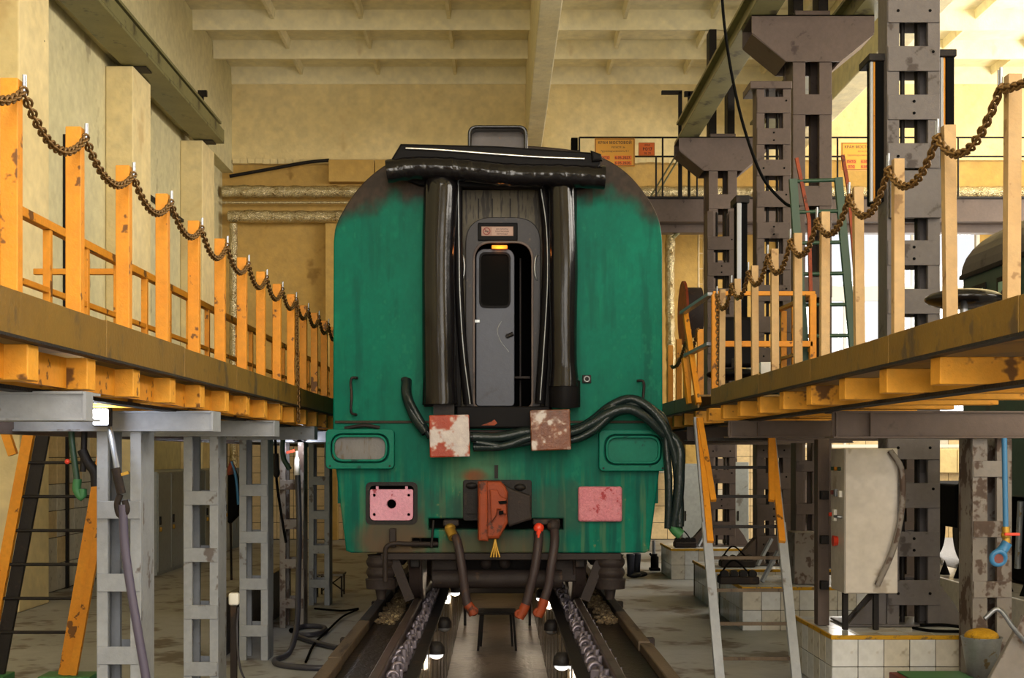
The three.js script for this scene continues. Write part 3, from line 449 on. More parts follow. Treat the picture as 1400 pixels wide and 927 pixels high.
// lattice columns and cross beams carrying the platforms
function lattice(name, label, cat, x0, x1, y0, y1, d0, d1, m, pitch, bh, first, group, lw = 0.075) {
  const t = thing(name, label, cat, (x0 + x1) / 2, y0, (d0 + d1) / 2, group);
  for (const [p, q] of [[x0, x0 + lw], [x1 - lw, x1]]) { obj('leg', rb(p, q, y0, y1, d0, d0 + 0.05, 0.005), m, t); obj('leg', rb(p, q, y0, y1, d1 - 0.05, d1, 0.005), m, t); }
  obj('side_web', bx(x0, x0 + 0.015, y0, y1, d0 + 0.05, d1 - 0.05), m, t); obj('side_web', bx(x1 - 0.015, x1, y0, y1, d0 + 0.05, d1 - 0.05), m, t);
  for (let y = y0 + first; y < y1 - bh; y += pitch) { obj('batten', rb(x0 + 0.006, x1 - 0.006, y, y + bh, d0 - 0.015, d0 + 0.004, 0.004), m, t); obj('batten', rb(x0 + 0.006, x1 - 0.006, y, y + bh, d1 - 0.004, d1 + 0.015, 0.004), m, t); }
  return t;
}
{
  const yb = EYE + 0.16, yt = EYE + 0.295;
  const cols = [[6.12, M.grey], [8.85, M.grey], [11.3, M.grey], [13.75, M.grey], [16.3, M.greyDirty], [18.8, M.grey]];
  const cl = ['', 'grey lattice column with the purple lamp hose', 'grey lattice column in front of the lockers', 'grey lattice column with stained foot beside the floor hoses', 'brown stained lattice column behind the hanging hoses', 'grey lattice column beside the small table'];
  const bl = ['grey cross beam ending beside the bright lamp', 'grey cross beam on the column with the purple hose', 'grey cross beam in front of the lockers', 'grey cross beam above the column with the stained foot', 'far grey cross beam above the second lamp', 'far grey cross beam above the small table'];
  cols.forEach(([d, m], i) => {
    const t = thing('cross_beam', bl[i], 'beam', -2.6, yb, d); obj('web', rb(-3.4, -1.92, yb, yt, d, d + 0.02, 0.004), M.grey, t); obj('upper_flange', bx(-3.4, -1.92, yt - 0.012, yt, d - 0.03, d + 0.25), M.grey, t); obj('lower_flange', bx(-3.4, -1.92, yb, yb + 0.012, d - 0.03, d + 0.25), M.grey, t); obj('end_plate', bx(-1.925, -1.91, yb, yt, d - 0.01, d + (i ? 0.24 : 0.1)), M.grey, t);
    if (i) lattice('lattice_column', cl[i], 'column', -2.7, -2.4, FLOOR, yb, d + 0.02, d + 0.36, m, 0.49, 0.12, 0.25);
  });
  const lb = thing('edge_beam', 'dark longitudinal beam under the left platform', 'beam', -2.55, yb - 0.1, 12); obj('web', bx(-3.35, -3.25, yb - 0.02, yt, 4, 26), M.brown, lb);
  // right side
  const rx = [2.25, 1.98, 1.98, 1.98, 1.98], rl = ['long brown grey cross beam above the electrical cabinet', 'brown grey cross beam over the ladder', 'brown cross beam behind the ladder under the right platform', 'far brown cross beam near the carriage side', 'farthest brown cross beam of the right platform'];
  [8.85, 11.3, 13.75, 16.3, 18.8].forEach((d, i) => { const t = thing('cross_beam', rl[i], 'beam', 3, yb - 0.03, d), q = i ? yb : yb - 0.035; obj('web', rb(rx[i], 4.4, q, yt, d, d + 0.02, 0.004), M.brown, t); obj('lower_flange', bx(rx[i], 4.4, q - 0.012, q, d - 0.04, d + 0.2), M.brown, t); obj('upper_flange', bx(rx[i], 4.4, yt - 0.012, yt, d - 0.02, d + 0.2), M.brown, t); if (i < 2) for (const x of [rx[i] + 0.02, rx[i] + 0.25]) obj('stiffener', bx(x, x + 0.015, q, yt - 0.012, d - 0.03, d), M.brown, t); });
  lattice('lattice_column', 'grey lattice column behind the blue water pipe', 'column', 4.1, 4.44, FLOOR, yb - 0.001, 11.36, 11.7, M.greyDirty, 0.52, 0.14, 0.4, null, 0.13);
  lattice('lattice_column', 'grey column behind the ladder beside the cabinet', 'column', X(1088, 16.9), X(1120, 16.9), PTOP + 0.006, yb, 16.9, 17.2, M.brown, 0.55, 0.14, 0.3, null, 0.09);
  lattice('lattice_column', 'dark brown platform column behind the large jack tower', 'column', 4.1, 4.38, FLOOR, yb - 0.01, 13.8, 14.15, M.brown, 0.55, 0.3, 0.6, null, 0.09);
  lattice('lattice_column', 'far brown platform column beyond the third tiled plinth', 'column', 4.1, 4.38, FLOOR, yb - 0.01, 20.8, 21.1, M.brown, 0.6, 0.3, 0.6, null, 0.09);
}
// ================================================================ the carriage
const D0 = 12.41, SC = F / D0, tx = (px) => (px - VX) / SC, ty = (py) => EYE + (VY - py) / SC;
{
  const car = thing('railway_carriage', 'green railway carriage end with black gangway bellows, standing over the pit', 'train carriage', 0, 0, D0 + 0.3);
  const top = [[456, 330], [459, 309], [470, 286], [486, 262], [508, 239], [538, 219], [575, 208], [625, 201], [682, 198], [740, 200], [790, 206], [828, 217], [858, 237], [880, 262], [895, 286], [903, 309], [905.5, 330]];
  const spline = new THREE.CatmullRomCurve3(top.map((p) => V(tx(p[0]), ty(p[1]), 0))).getPoints(60).map((p) => [p.x, p.y]);
  const outline = [[tx(455), ty(608)], [tx(473), ty(753)], [tx(480), ty(756)], [tx(882), ty(756)], [tx(888), ty(753)], [tx(906), ty(608)]];
  const endShape = shapeOf([...spline, ...outline.slice().reverse()]);
  const cut = (s, x0, x1, y0, y1, r = 0.01) => s.holes.push(rrect(tx(x0), tx(x1), ty(y1), ty(y0), r));
  cut(endShape, 622, 754, 252, 585, 0.02);                              // gangway opening
  cut(endShape, 505, 566, 664, 712, 0.04);                              // left buffer recess
  cut(endShape, 586, 770, 709, 724, 0.005);                             // slot for the hoses
  cut(endShape, 563, 599, 736, 749, 0.005);                             // slot for the hand lever
  // front paint: green enamel with soot along the roof curve, streaks and grime patches
  const paint = tex(768, 1024, (u, v) => {
    const px = VX + (u * 3.4 - 1.7) * SC, py = VY - (v * 4.6 - EYE) * SC, n = nz(N1, u * 1.7, v * 1.7), f = nz(N3, u * 3, v * 3), m = nz(N2, u * 2.3, v * 2.1), st = nz(N2, u * 9, v * 0.7);
    let c = mix3([2, 104, 84], [2, 80, 66], 0.6 * n + 0.4 * f); c = mix3(c, [10, 122, 92], 0.35 * sst(0.6, 0.9, m));
    c = mix3(c, [4, 66, 56], 0.55 * sst(0.5, 0.8, 0.6 * nz(N2, u * 5 + 0.2, v * 0.6) + 0.4 * m)); c = mix3(c, [40, 128, 96], 0.3 * sst(0.6, 0.8, 0.5 * nz(N2, u * 3 + 0.6, v * 1.3) + 0.5 * f));
    // soot: everything above a ragged line that follows the roof curve
    const e = Math.abs(px - 680) < 130 ? 275 : 268 + Math.max(0, Math.abs(px - 680) - 130) ** 2 / 260, soot = sst(e + 20 + 34 * (m - 0.5), e - 12 + 34 * (m - 0.5), py);
    c = mix3(c, mix3([62, 48, 40], [42, 32, 28], f), 0.96 * soot);
    const low = sst(600, 690, py);                                       // grimier lower half: streaks of dirt
    c = mix3(c, [66, 96, 70], low * 0.75 * sst(0.5, 0.75, st + 0.25 * (m - 0.5))); c = mix3(c, [8, 66, 58], low * 0.7 * sst(0.52, 0.75, nz(N2, u * 7 + 0.4, v * 0.8)));
    const g1 = 1 - sst(0.55, 1.15, Math.hypot((px - 540) / 62, (py - 735) / 48) + 0.5 * (m - 0.5)); c = mix3(c, [82, 66, 52], 0.95 * g1); // brown grime round the lever
    const g2 = 1 - sst(0.5, 1.2, Math.hypot((px - 660) / 120, (py - 752) / 30) + 0.6 * (m - 0.5)); c = mix3(c, [88, 70, 52], 0.8 * g2);
    const g3 = 1 - sst(0.3, 1.3, Math.hypot((px - 650) / 60, (py - 645) / 40) + 0.8 * (st - 0.5)); c = mix3(c, [110, 120, 84], 0.55 * g3);
    const g4 = 1 - sst(0.2, 1.1, Math.hypot((px - 646) / 22, (py - 652) / 12) + 0.6 * (m - 0.5)); c = mix3(c, [122, 60, 34], 0.8 * g4);
    const g5 = 1 - sst(0.55, 1.1, Math.hypot((px - 682) / 180, (py - 700) / 46) + 0.9 * (m - 0.5)); c = mix3(c, [58, 66, 56], 0.55 * g5);
    c = mix3(c, [120, 108, 70], 0.6 * sst(0.78, 0.86, f * 0.6 + m * 0.4) * low);
    return c;
  });
  paint.wrapS = paint.wrapT = THREE.ClampToEdgeWrapping;
  const green = new THREE.MeshPhysicalMaterial({ map: paint, roughness: 0.45, specularIntensity: 0.14, bumpMap: bumpA, bumpScale: 0.004 });
  const frontG = prism(endShape, D0, D0 + 0.32, 0.015); { const p = frontG.attributes.position, uv = new Float32Array(p.count * 2); for (let i = 0; i < p.count; i++) { uv[2 * i] = (p.getX(i) + 1.7) / 3.4; uv[2 * i + 1] = p.getY(i) / 4.6; } frontG.setAttribute('uv', new THREE.BufferAttribute(uv, 2)); }
  const end = obj('end_wall', frontG, green, car, true); tag(end, 'green enamel end wall with sooty top edge');
  // long body behind: sides and roof as a shell
  const shell = shapeOf([...spline, [tx(905.5), ty(690)], [tx(456), ty(690)]]); shell.holes.push(shapeOf([...spline.map(([x, y]) => [x * 0.965, y - 0.06]), [tx(905.5) * 0.965, ty(680)], [tx(456) * 0.965, ty(680)]]));
  obj('body_shell', prism(shell, D0 + 0.322, 30.5), M.greenTrim, car);
  obj('roof_skin', prism(shapeOf([...spline.slice(12, 49), ...spline.slice(12, 49).reverse().map(([x, y]) => [x * 0.99, y - 0.02])].map(([x, y]) => [x, y + 0.012])), D0 + 0.33, 30.5), M.under, car);
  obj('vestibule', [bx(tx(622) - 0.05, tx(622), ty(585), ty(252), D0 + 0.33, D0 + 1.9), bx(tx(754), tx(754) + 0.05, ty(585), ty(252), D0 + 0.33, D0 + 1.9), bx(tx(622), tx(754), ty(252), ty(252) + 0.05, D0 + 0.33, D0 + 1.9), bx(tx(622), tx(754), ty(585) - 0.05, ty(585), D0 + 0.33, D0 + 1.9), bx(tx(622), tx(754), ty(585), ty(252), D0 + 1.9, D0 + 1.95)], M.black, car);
  // gangway panel and door
  const gp = rrect(tx(624), tx(752), ty(560), ty(254), 0.01); gp.holes.push(rrect(tx(645), tx(731), ty(556), ty(322), 0.2, 0.06));
  const gang = obj('gangway_panel', prism(gp, D0 + 0.2, D0 + 0.24), M.gate, car);
  for (const px of [653, 672, 697]) obj('panel_seam', bx(tx(px), tx(px) + 0.012, ty(294), ty(266), D0 + 0.193, D0 + 0.201), M.dark, gang);
  const ar = rrect(tx(636), tx(740), ty(560), ty(293), 0.26, 0.02); ar.holes.push(rrect(tx(648), tx(728), ty(556), ty(328), 0.17, 0.06));
  const arch = obj('door_frame', prism(ar, D0 + 0.15, D0 + 0.2, 0.006), M.frameGrey, car);
  const ri = rrect(tx(646), tx(730), ty(557), ty(326), 0.18, 0.06); ri.holes.push(rrect(tx(649), tx(727), ty(555), ty(329), 0.165, 0.05)); obj('frame_bead', prism(ri, D0 + 0.135, D0 + 0.16, 0.004), M.brown, arch);
  obj('sign_back', rb(tx(653), tx(708), ty(326), ty(301), D0 + 0.13, D0 + 0.15, 0.01), M.rubberMatt, arch);
  { // no-smoking notice
    const c = document.createElement('canvas'); c.width = 320; c.height = 96; const g = c.getContext('2d'); g.fillStyle = '#8a6a5c'; g.fillRect(0, 0, 320, 96); g.fillStyle = '#9c8074'; g.fillRect(104, 6, 210, 84);
    g.strokeStyle = '#6a1410'; g.lineWidth = 9; g.beginPath(); g.arc(52, 48, 34, 0, 7); g.stroke(); g.beginPath(); g.moveTo(28, 24); g.lineTo(76, 72); g.stroke(); g.fillStyle = '#3a2420'; g.fillRect(34, 44, 38, 9);
    g.font = 'bold 22px sans-serif'; g.textAlign = 'center'; g.fillStyle = '#4a3430'; g.fillText('НЕ КУРИТЬ!', 208, 34); g.fillText('ПЛАТФОРМА', 208, 58); g.fillText('ПЕРЕХОДА', 208, 82);
    const t = new THREE.CanvasTexture(c); t.colorSpace = THREE.SRGBColorSpace; obj('notice', new THREE.PlaneGeometry(44 / SC, 13 / SC).translate(tx(680), ty(313), -(D0 + 0.127)), new THREE.MeshPhysicalMaterial({ map: t, roughness: 0.6 }), arch, true);
  }
  obj('door_light', rb(tx(672), tx(694), ty(336), ty(331), D0 + 0.17, D0 + 0.2, 0.008), M.amber, car); { const pl = new THREE.PointLight(0xff9a4a, 0.05); pl.name = 'door_light_glow'; pl.position.set(tx(683), ty(338), -(D0 + 0.14)); pl.castShadow = true; scene.add(pl); }
  const ds = rrect(tx(650), tx(704), ty(554), ty(334), 0.1, 0.04); ds.holes.push(rrect(tx(656), tx(697), ty(415), ty(341), 0.06));
  const door = obj('door', prism(ds, D0 + 0.26, D0 + 0.3, 0.006), M.door, car);
  const wb = rrect(tx(654.5), tx(698.5), ty(417), ty(339), 0.07); wb.holes.push(rrect(tx(657), tx(696), ty(414), ty(342), 0.055)); obj('window_rubber', prism(wb, D0 + 0.245, D0 + 0.262), M.rubberMatt, door);
  obj('window_pane', prism(rrect(tx(656), tx(697), ty(415), ty(341), 0.06), D0 + 0.275, D0 + 0.28), M.black, door);
  obj('handle', [sweep([P(0, 0, 1), P(0, 0, 1)].map((_, i) => V(tx(693 + i * 9), ty(457 - i * 4), -(D0 + 0.235))), 0.02, 4, 8), rod(V(tx(694), ty(456), -(D0 + 0.26)), V(tx(694), ty(456), -(D0 + 0.22)), 0.02)], M.dark, door);
  obj('scratch_guide', sweep([V(tx(686), ty(435), -(D0 + 0.258)), V(tx(680), ty(447), -(D0 + 0.258)), V(tx(684), ty(462), -(D0 + 0.258)), V(tx(696), ty(478), -(D0 + 0.258))], 0.003, 12, 5), M.zinc, door);
  obj('lock', rb(tx(648), tx(656), ty(438), ty(433), D0 + 0.24, D0 + 0.27, 0.006), M.zinc, door);
  obj('inner_shelf', [bx(tx(704), tx(726), ty(514), ty(511), D0 + 0.4, D0 + 0.7), bx(tx(712), tx(714), ty(552), ty(340), D0 + 0.6, D0 + 0.62)], M.under, car);
  for (const [a, s] of [[634, 1], [732, -1]]) obj('grab_handle', sweep([V(tx(a - 6 * s), ty(345), -(D0 + 0.19)), V(tx(a - 2 * s), ty(347), -(D0 + 0.13)), V(tx(a), ty(356), -(D0 + 0.12)), V(tx(a), ty(370), -(D0 + 0.12)), V(tx(a - 2 * s), ty(378), -(D0 + 0.13)), V(tx(a - 6 * s), ty(381), -(D0 + 0.19))], 0.011, 20, 6), M.zinc, car);
  // inner bellows folds beside the opening
  obj('inner_fold', [bx(tx(619), tx(630), ty(556), ty(250), D0 - 0.06, D0 + 0.2), sweep([V(tx(626), ty(250), -D0 + 0.06), V(tx(627), ty(380), -D0 + 0.07), V(tx(632), ty(470), -D0 + 0.07), V(tx(640), ty(553), -D0 + 0.06)], 0.045, 20, 8)], M.rubberMatt, car);
  obj('inner_fold', [bx(tx(745), tx(756), ty(556), ty(250), D0 - 0.06, D0 + 0.2), sweep([V(tx(742), ty(256), -D0 + 0.06), V(tx(748), ty(330), -D0 + 0.07), V(tx(745), ty(440), -D0 + 0.07), V(tx(738), ty(552), -D0 + 0.06)], 0.05, 20, 8)], M.rubberMatt, car);
  obj('fold_edge', sweep([V(tx(627), ty(250), -D0 + 0.115), V(tx(628), ty(340), -D0 + 0.12), V(tx(629), ty(400), -D0 + 0.12), V(tx(634), ty(480), -D0 + 0.12), V(tx(643), ty(553), -D0 + 0.1)], 0.006, 24, 5), M.zinc, car);
  obj('fold_edge', sweep([V(tx(739), ty(262), -D0 + 0.115), V(tx(746), ty(310), -D0 + 0.125), V(tx(748), ty(380), -D0 + 0.125), V(tx(744), ty(460), -D0 + 0.125), V(tx(738), ty(548), -D0 + 0.11)], 0.006, 24, 5), M.zinc, car);
  // bellows tubes
  const wob = (q) => (t, a) => 1 + 0.025 * Math.sin(t * 9 + q) + 0.05 * (nz(N1, t * 0.6 + q, a) - 0.5);
  const z1 = -D0 + 0.17;
  obj('bellows_tube', sweep([V(tx(605), ty(240), z1), V(tx(602), ty(300), z1), V(tx(600), ty(360), z1), V(tx(601), ty(430), z1), V(tx(602), ty(500), z1), V(tx(603), ty(554), z1)], 0.155, 70, 24, (t, a) => wob(1)(t, a) * (t < 0.06 ? 0.75 + t * 4.2 : 1) * (t > 0.9 ? 1 + (t - 0.9) * 0.9 : 1)), M.rubber, car);
  obj('bellows_tube', sweep([V(tx(766), ty(245), z1), V(tx(768), ty(300), z1), V(tx(769), ty(360), z1), V(tx(769), ty(440), z1), V(tx(770), ty(530), z1)], 0.128, 70, 24, (t, a) => wob(4)(t, a) * (t > 0.9 ? 1 + (t - 0.9) * 1.0 : 1)), M.rubber, car);
  obj('bellows_end', sweep([V(tx(771), ty(522), z1 - 0.02), V(tx(771), ty(545), z1 - 0.02), V(tx(771), ty(557), z1 - 0.03)], 0.145, 14, 20), M.rubberMatt, car);
  obj('bellows_back', [bx(tx(580), tx(626), ty(556), ty(240), D0 - 0.08, D0 - 0.001), bx(tx(749), tx(788), ty(556), ty(240), D0 - 0.08, D0 - 0.001)], M.rubberMatt, car);
  obj('bellows_top', sweep([V(tx(532), ty(243), z1 + 0.1), V(tx(570), ty(238), z1 + 0.1), V(tx(630), ty(240), z1 + 0.1), V(tx(700), ty(247), z1 + 0.1), V(tx(760), ty(248), z1 + 0.1), V(tx(824), ty(251), z1 + 0.1)], 0.105, 80, 20, (t, a) => 1 + 0.06 * Math.sin(t * 90) * nz(N2, t * 2, a) + 0.1 * (nz(N3, t * 2, a) - 0.5)), M.rubber, car);
  // hood flap over the bellows
  const hood = (pts, d0, d1) => prism(shapeOf(pts.map((p) => [tx(p[0]), ty(p[1])])), d0, d1, 0.02);
  obj('hood', hood([[551, 207], [680, 210], [812, 219], [818, 232], [812, 243], [680, 240], [560, 235], [536, 243], [531, 240]], D0 - 0.32, D0 + 0.1), M.rubberMatt, car);
  obj('hood_back', hood([[532, 240], [551, 207], [815, 219], [824, 255], [780, 262], [625, 258], [575, 256]], D0 - 0.1, D0 - 0.005), M.rubberMatt, car);
  obj('hood_trim', sweep([V(tx(558), ty(214), -D0 + 0.335), V(tx(600), ty(216), -D0 + 0.335), V(tx(680), ty(222), -D0 + 0.335), V(tx(740), ty(226), -D0 + 0.335), V(tx(796), ty(228), -D0 + 0.335)], 0.011, 20, 6), M.chrome, car);
  obj('hood_end', hood([[804, 217], [818, 222], [820, 231], [806, 232]], D0 - 0.36, D0 - 0.3), M.rubberMatt, car);
  // roof lamp box
  const lampO = rrect(tx(640), tx(721), ty(212), ty(178), 0.09, 0.02); lampO.holes.push(rrect(tx(645), tx(716), ty(212) + 0.01, ty(182.5), 0.06, 0.02));
  const rl = obj('roof_lamp', prism(lampO, D0 - 0.2, D0 + 0.25, 0.012), M.rubber, car); obj('lamp_plate', prism(rrect(tx(644), tx(717), ty(212), ty(182), 0.06, 0.01), D0 - 0.05, D0 + 0.2), M.lampPlate, rl);
  // gangway buffers
  const plate = (px0, px1, py0, py1, rot, m, d) => { const cx = (tx(px0) + tx(px1)) / 2, cy = (ty(py0) + ty(py1)) / 2; return new RoundedBoxGeometry(tx(px1) - tx(px0), ty(py0) - ty(py1), 0.12, 2, 0.012).rotateZ(rot).translate(cx, cy, -d); };
  obj('buffer_plate', plate(590, 643, 569, 625, 0.02, 0, D0 - 0.33), M.plateL, car); obj('buffer_stem', [bx(tx(597), tx(635), ty(615), ty(580), D0 - 0.28, D0 + 0.0), bx(tx(594), tx(622), ty(572), ty(552), D0 - 0.22, D0)], M.dark, car);
  obj('buffer_plate', plate(724, 777, 562, 616, 0.035, 0, D0 - 0.33), M.plateR, car); obj('buffer_stem', [bx(tx(732), tx(770), ty(608), ty(572), D0 - 0.28, D0 + 0.0)], M.dark, car);
  obj('sill', rb(tx(624), tx(752), ty(586), ty(556), D0 - 0.14, D0 + 0.1, 0.02), M.rubberMatt, car); tag(obj('rust_patch', prism(shapeOf([[tx(658), ty(582)], [tx(672), ty(577)], [tx(676), ty(574)], [tx(680), ty(579)], [tx(676), ty(582)]]), D0 - 0.146, D0 - 0.14), M.rust, car), 'orange rust patch');
  obj('lower_sill', [rb(tx(640), tx(730), ty(597), ty(588), D0 - 0.08, D0, 0.01)], M.under, car);
  obj('belt_rib', [rb(tx(458), tx(596), ty(579), ty(575), D0 - 0.02, D0, 0.008), rb(tx(772), tx(903), ty(579), ty(575), D0 - 0.02, D0, 0.008)], green, car);
  // cable bundle
  const cz = -D0 + 0.24, strands = [];
  const path = [[648, 605], [685, 606], [722, 598], [780, 594], [806, 583], [832, 564], [858, 554], [880, 562], [900, 580], [914, 610], [918, 650], [918, 690], [916, 720]];
  for (let k = 0; k < 6; k++) strands.push(sweep(path.map(([a, b], i) => V(tx(a + (i > 8 ? 9 * Math.cos(k * 2.1 + i * 0.3) : 4 * Math.cos(k * 1.6))), ty(b + (i < 9 ? 8 * Math.sin(k * 2.1 + i * 0.5) : 3 * Math.sin(k))), cz + 0.05 * Math.cos(k * 1.3 + i * 0.6))), 0.032 + 0.008 * (k % 3), 60, 8));
  tag(obj('cable_bundle', strands, M.cable, car), 'dark green tarred jumper cables');
  obj('cable_bundle', [sweep([V(tx(556), ty(520), -D0 + 0.02), V(tx(557), ty(540), -D0 + 0.1), V(tx(568), ty(570), -D0 + 0.12), V(tx(584), ty(592), -D0 + 0.16)], 0.05, 24, 8), sweep([V(tx(553), ty(518), -D0 + 0.02), V(tx(560), ty(545), -D0 + 0.13), V(tx(574), ty(572), -D0 + 0.14), V(tx(590), ty(598), -D0 + 0.16)], 0.035, 24, 8)], M.cable, car);
  obj('cable_plug', sweep([V(tx(914), ty(716), cz), V(tx(920), ty(724), cz), V(tx(926), ty(729), cz)], 0.05, 8, 10), M.green, car);
  // handles, socket
  for (const [a, b, s] of [[482, 517, 1], [878, 521, -1]]) obj('hand_rail', sweep([V(tx(a + 6 * s), ty(b), -D0), V(tx(a + 6 * s), ty(b), -D0 + 0.06), V(tx(a), ty(b + 1), -D0 + 0.08), V(tx(a), ty(b + 25), -D0 + 0.08), V(tx(a), ty(b + 48), -D0 + 0.08), V(tx(a + 5 * s), ty(b + 50), -D0 + 0.05), V(tx(a + 5 * s), ty(b + 50), -D0)], 0.013, 30, 6), M.dark, car);
  const so = obj('socket', rb(tx(796), tx(808), ty(524), ty(513), D0 - 0.03, D0, 0.006), M.dark, car); obj('socket_ring', new THREE.TorusGeometry(0.025, 0.007, 6, 14).translate(tx(802), ty(518.5), -D0 + 0.035), M.zinc, so);
  // side signal lamps
  for (const [x0, x1, y0, y1, lens] of [[447, 540, 587, 641, M.lens], [818, 910, 588, 644, M.greenTrim]]) {
    const o = rrect(tx(x0), tx(x1), ty(y1), ty(y0), 0.05); o.holes.push(rrect(tx(x0 + 7), tx(x1 - 7), ty(y1 - 8), ty(y0 + 6), 0.12));
    const h = obj('signal_lamp', prism(o, D0 - 0.1, D0 + 0.0, 0.008), M.greenTrim, car);
    const o2 = rrect(tx(x0 + 9), tx(x1 - 9), ty(y1 - 10), ty(y0 + 8), 0.11); o2.holes.push(rrect(tx(x0 + 12), tx(x1 - 12), ty(y1 - 13), ty(y0 + 11), 0.09)); obj('lens_ring', prism(o2, D0 - 0.115, D0 - 0.04, 0.006), M.greenTrim, h);
    obj('lens', prism(rrect(tx(x0 + 10), tx(x1 - 10), ty(y1 - 11), ty(y0 + 9), 0.1), D0 - 0.06, D0 - 0.04, 0.004), lens, h);
    for (const q of [x0 + 6, x1 - 6]) obj('screw', new THREE.CylinderGeometry(0.009, 0.009, 0.012, 8).rotateX(Math.PI / 2).translate(tx(q), ty(y1 - 4), -D0 + 0.105), M.dark, h);
  }
  obj('lamp_dirt', [sweep([V(tx(472), ty(586), -D0 + 0.06), V(tx(500), ty(582), -D0 + 0.07), V(tx(520), ty(585), -D0 + 0.06)], 0.02, 14, 6)], M.dark, car);
  // pink covers
  const pk = rrect(tx(506), tx(565), ty(711.5), ty(669), 0.02, 0.05); pk.holes.push(new THREE.Path().absarc(tx(535.5), ty(689), 0.043, 0, Math.PI * 2)); for (const q of [[512, 677], [559, 677], [512, 703.5], [559, 703.5]]) pk.holes.push(new THREE.Path().absarc(tx(q[0]), ty(q[1]), 0.013, 0, Math.PI * 2));
  const pc = obj('buffer_cover', prism(pk, D0 - 0.03, D0 + 0.03, 0.006), M.pink, car); tag(pc, 'pink painted cover plate with a round hole'); for (const q of [514, 554]) obj('cover_lug', bx(tx(q), tx(q + 3.5), ty(670), ty(665), D0, D0 + 0.02), M.pink, pc);
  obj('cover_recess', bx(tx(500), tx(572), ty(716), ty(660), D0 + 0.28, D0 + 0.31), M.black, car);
  const pg = new RoundedBoxGeometry(60 / SC, 48 / SC, 0.07, 3, 0.025); tag(obj('buffer_cover', pg.translate(tx(820), ty(689), -D0 + 0.03), M.pinkDeep, car), 'pink wrinkled buffer cover');
  obj('cover_frame', prism((() => { const a = rrect(tx(500), tx(571), ty(717), ty(659), 0.06); a.holes.push(rrect(tx(505), tx(566), ty(712), ty(664), 0.05)); return a; })(), D0 - 0.012, D0 + 0.0), M.dark, car);
  // coupler
  const cp = rrect(tx(633), tx(727), ty(712), ty(656), 0.03); obj('coupler_pocket', prism(cp, D0 - 0.02, D0 + 0.02, 0.006), M.dark, car);
  for (const q of [[645, 664], [711, 666]]) obj('pocket_lug', new THREE.SphereGeometry(0.055, 12, 8).scale(1, 0.6, 0.6).translate(tx(q[0]), ty(q[1]), -D0 + 0.03), M.dark, car); obj('pocket_block', [bx(tx(638), tx(652), ty(702), ty(672), D0 - 0.05, D0)], M.dark, car);
  const hd = prism(shapeOf([[654, 658], [660, 657], [684, 657], [691, 664], [694, 672], [693, 700], [694, 712], [682, 733], [654, 734]].map((p) => [tx(p[0]), ty(p[1])])), D0 - 0.42, D0 - 0.1, 0.03);
  const cpl = obj('coupler_head', hd, M.rust, car);
  obj('coupler_ridge', [prism(shapeOf([[655, 657], [667, 656], [668, 736], [655, 735]].map((p) => [tx(p[0]), ty(p[1])])), D0 - 0.47, D0 - 0.36, 0.02), prism(shapeOf([[670, 668], [680, 668], [684, 676], [692, 680], [692, 700], [684, 700], [684, 694], [680, 694], [679, 702], [672, 712]].map((p) => [tx(p[0]), ty(p[1])])), D0 - 0.46, D0 - 0.4, 0.012)], M.rust, cpl);
  for (const g of [prism(shapeOf([[681, 683], [692, 682], [693, 686], [683, 687]].map((p) => [tx(p[0]), ty(p[1])])), D0 - 0.475, D0 - 0.44), prism(shapeOf([[682, 696], [688, 695], [688, 700], [682, 701]].map((p) => [tx(p[0]), ty(p[1])])), D0 - 0.475, D0 - 0.44)]) obj('coupler_jaw', g, M.black, cpl);
  obj('coupler_guard', prism(shapeOf([[690, 662], [700, 668], [724, 676], [726, 708], [696, 718], [692, 712]].map((p) => [tx(p[0]), ty(p[1])])), D0 - 0.3, D0 - 0.02, 0.02), M.under, car);
  obj('rope_tassel', [-2, -0.7, 0.6, 2].map((k) => sweep([V(tx(677), ty(734), -D0 + 0.25), V(tx(677 + k), ty(744), -D0 + 0.25), V(tx(677 + 3 * k), ty(759), -D0 + 0.25)], 0.01, 10, 5)), M.brass, car);
  obj('drain_slot', bx(tx(676), tx(681), ty(654), ty(636), D0 - 0.03, D0 - 0.001), M.dark, car);
  // brake hoses
  const hose = (pts, r, tip) => { const h = obj('brake_hose', sweep(pts.map((p) => V(tx(p[0]), ty(p[1]), -D0 + p[2])), r, 40, 10), M.hose, car); const e = pts[pts.length - 1], q = pts[pts.length - 2]; obj('hose_coupling', [sweep([V(tx(q[0]), ty(q[1]), -D0 + q[2]), V(tx((q[0] + e[0]) / 2 + 1), ty((q[1] + e[1]) / 2), -D0 + q[2]), V(tx(e[0]), ty(e[1]), -D0 + e[2])], r * 1.12, 12, 10), new THREE.TorusGeometry(r * 0.7, r * 0.4, 6, 12).translate(tx(e[0]), ty(e[1] - 5), -D0 + e[2] + 0.02)], M.rust, h); return h; };
  hose([[618, 724, 0.1], [626, 738, 0.2], [632, 770, 0.24], [636, 800, 0.24], [640, 822, 0.24], [648, 836, 0.24]], 0.042); hose([[736, 722, 0.1], [735, 740, 0.2], [730, 775, 0.24], [724, 800, 0.24], [718, 822, 0.24], [709, 840, 0.24]], 0.042); hose([[757, 718, 0.1], [757, 740, 0.2], [752, 772, 0.24], [749, 795, 0.24], [743, 815, 0.24], [734, 838, 0.24]], 0.042);
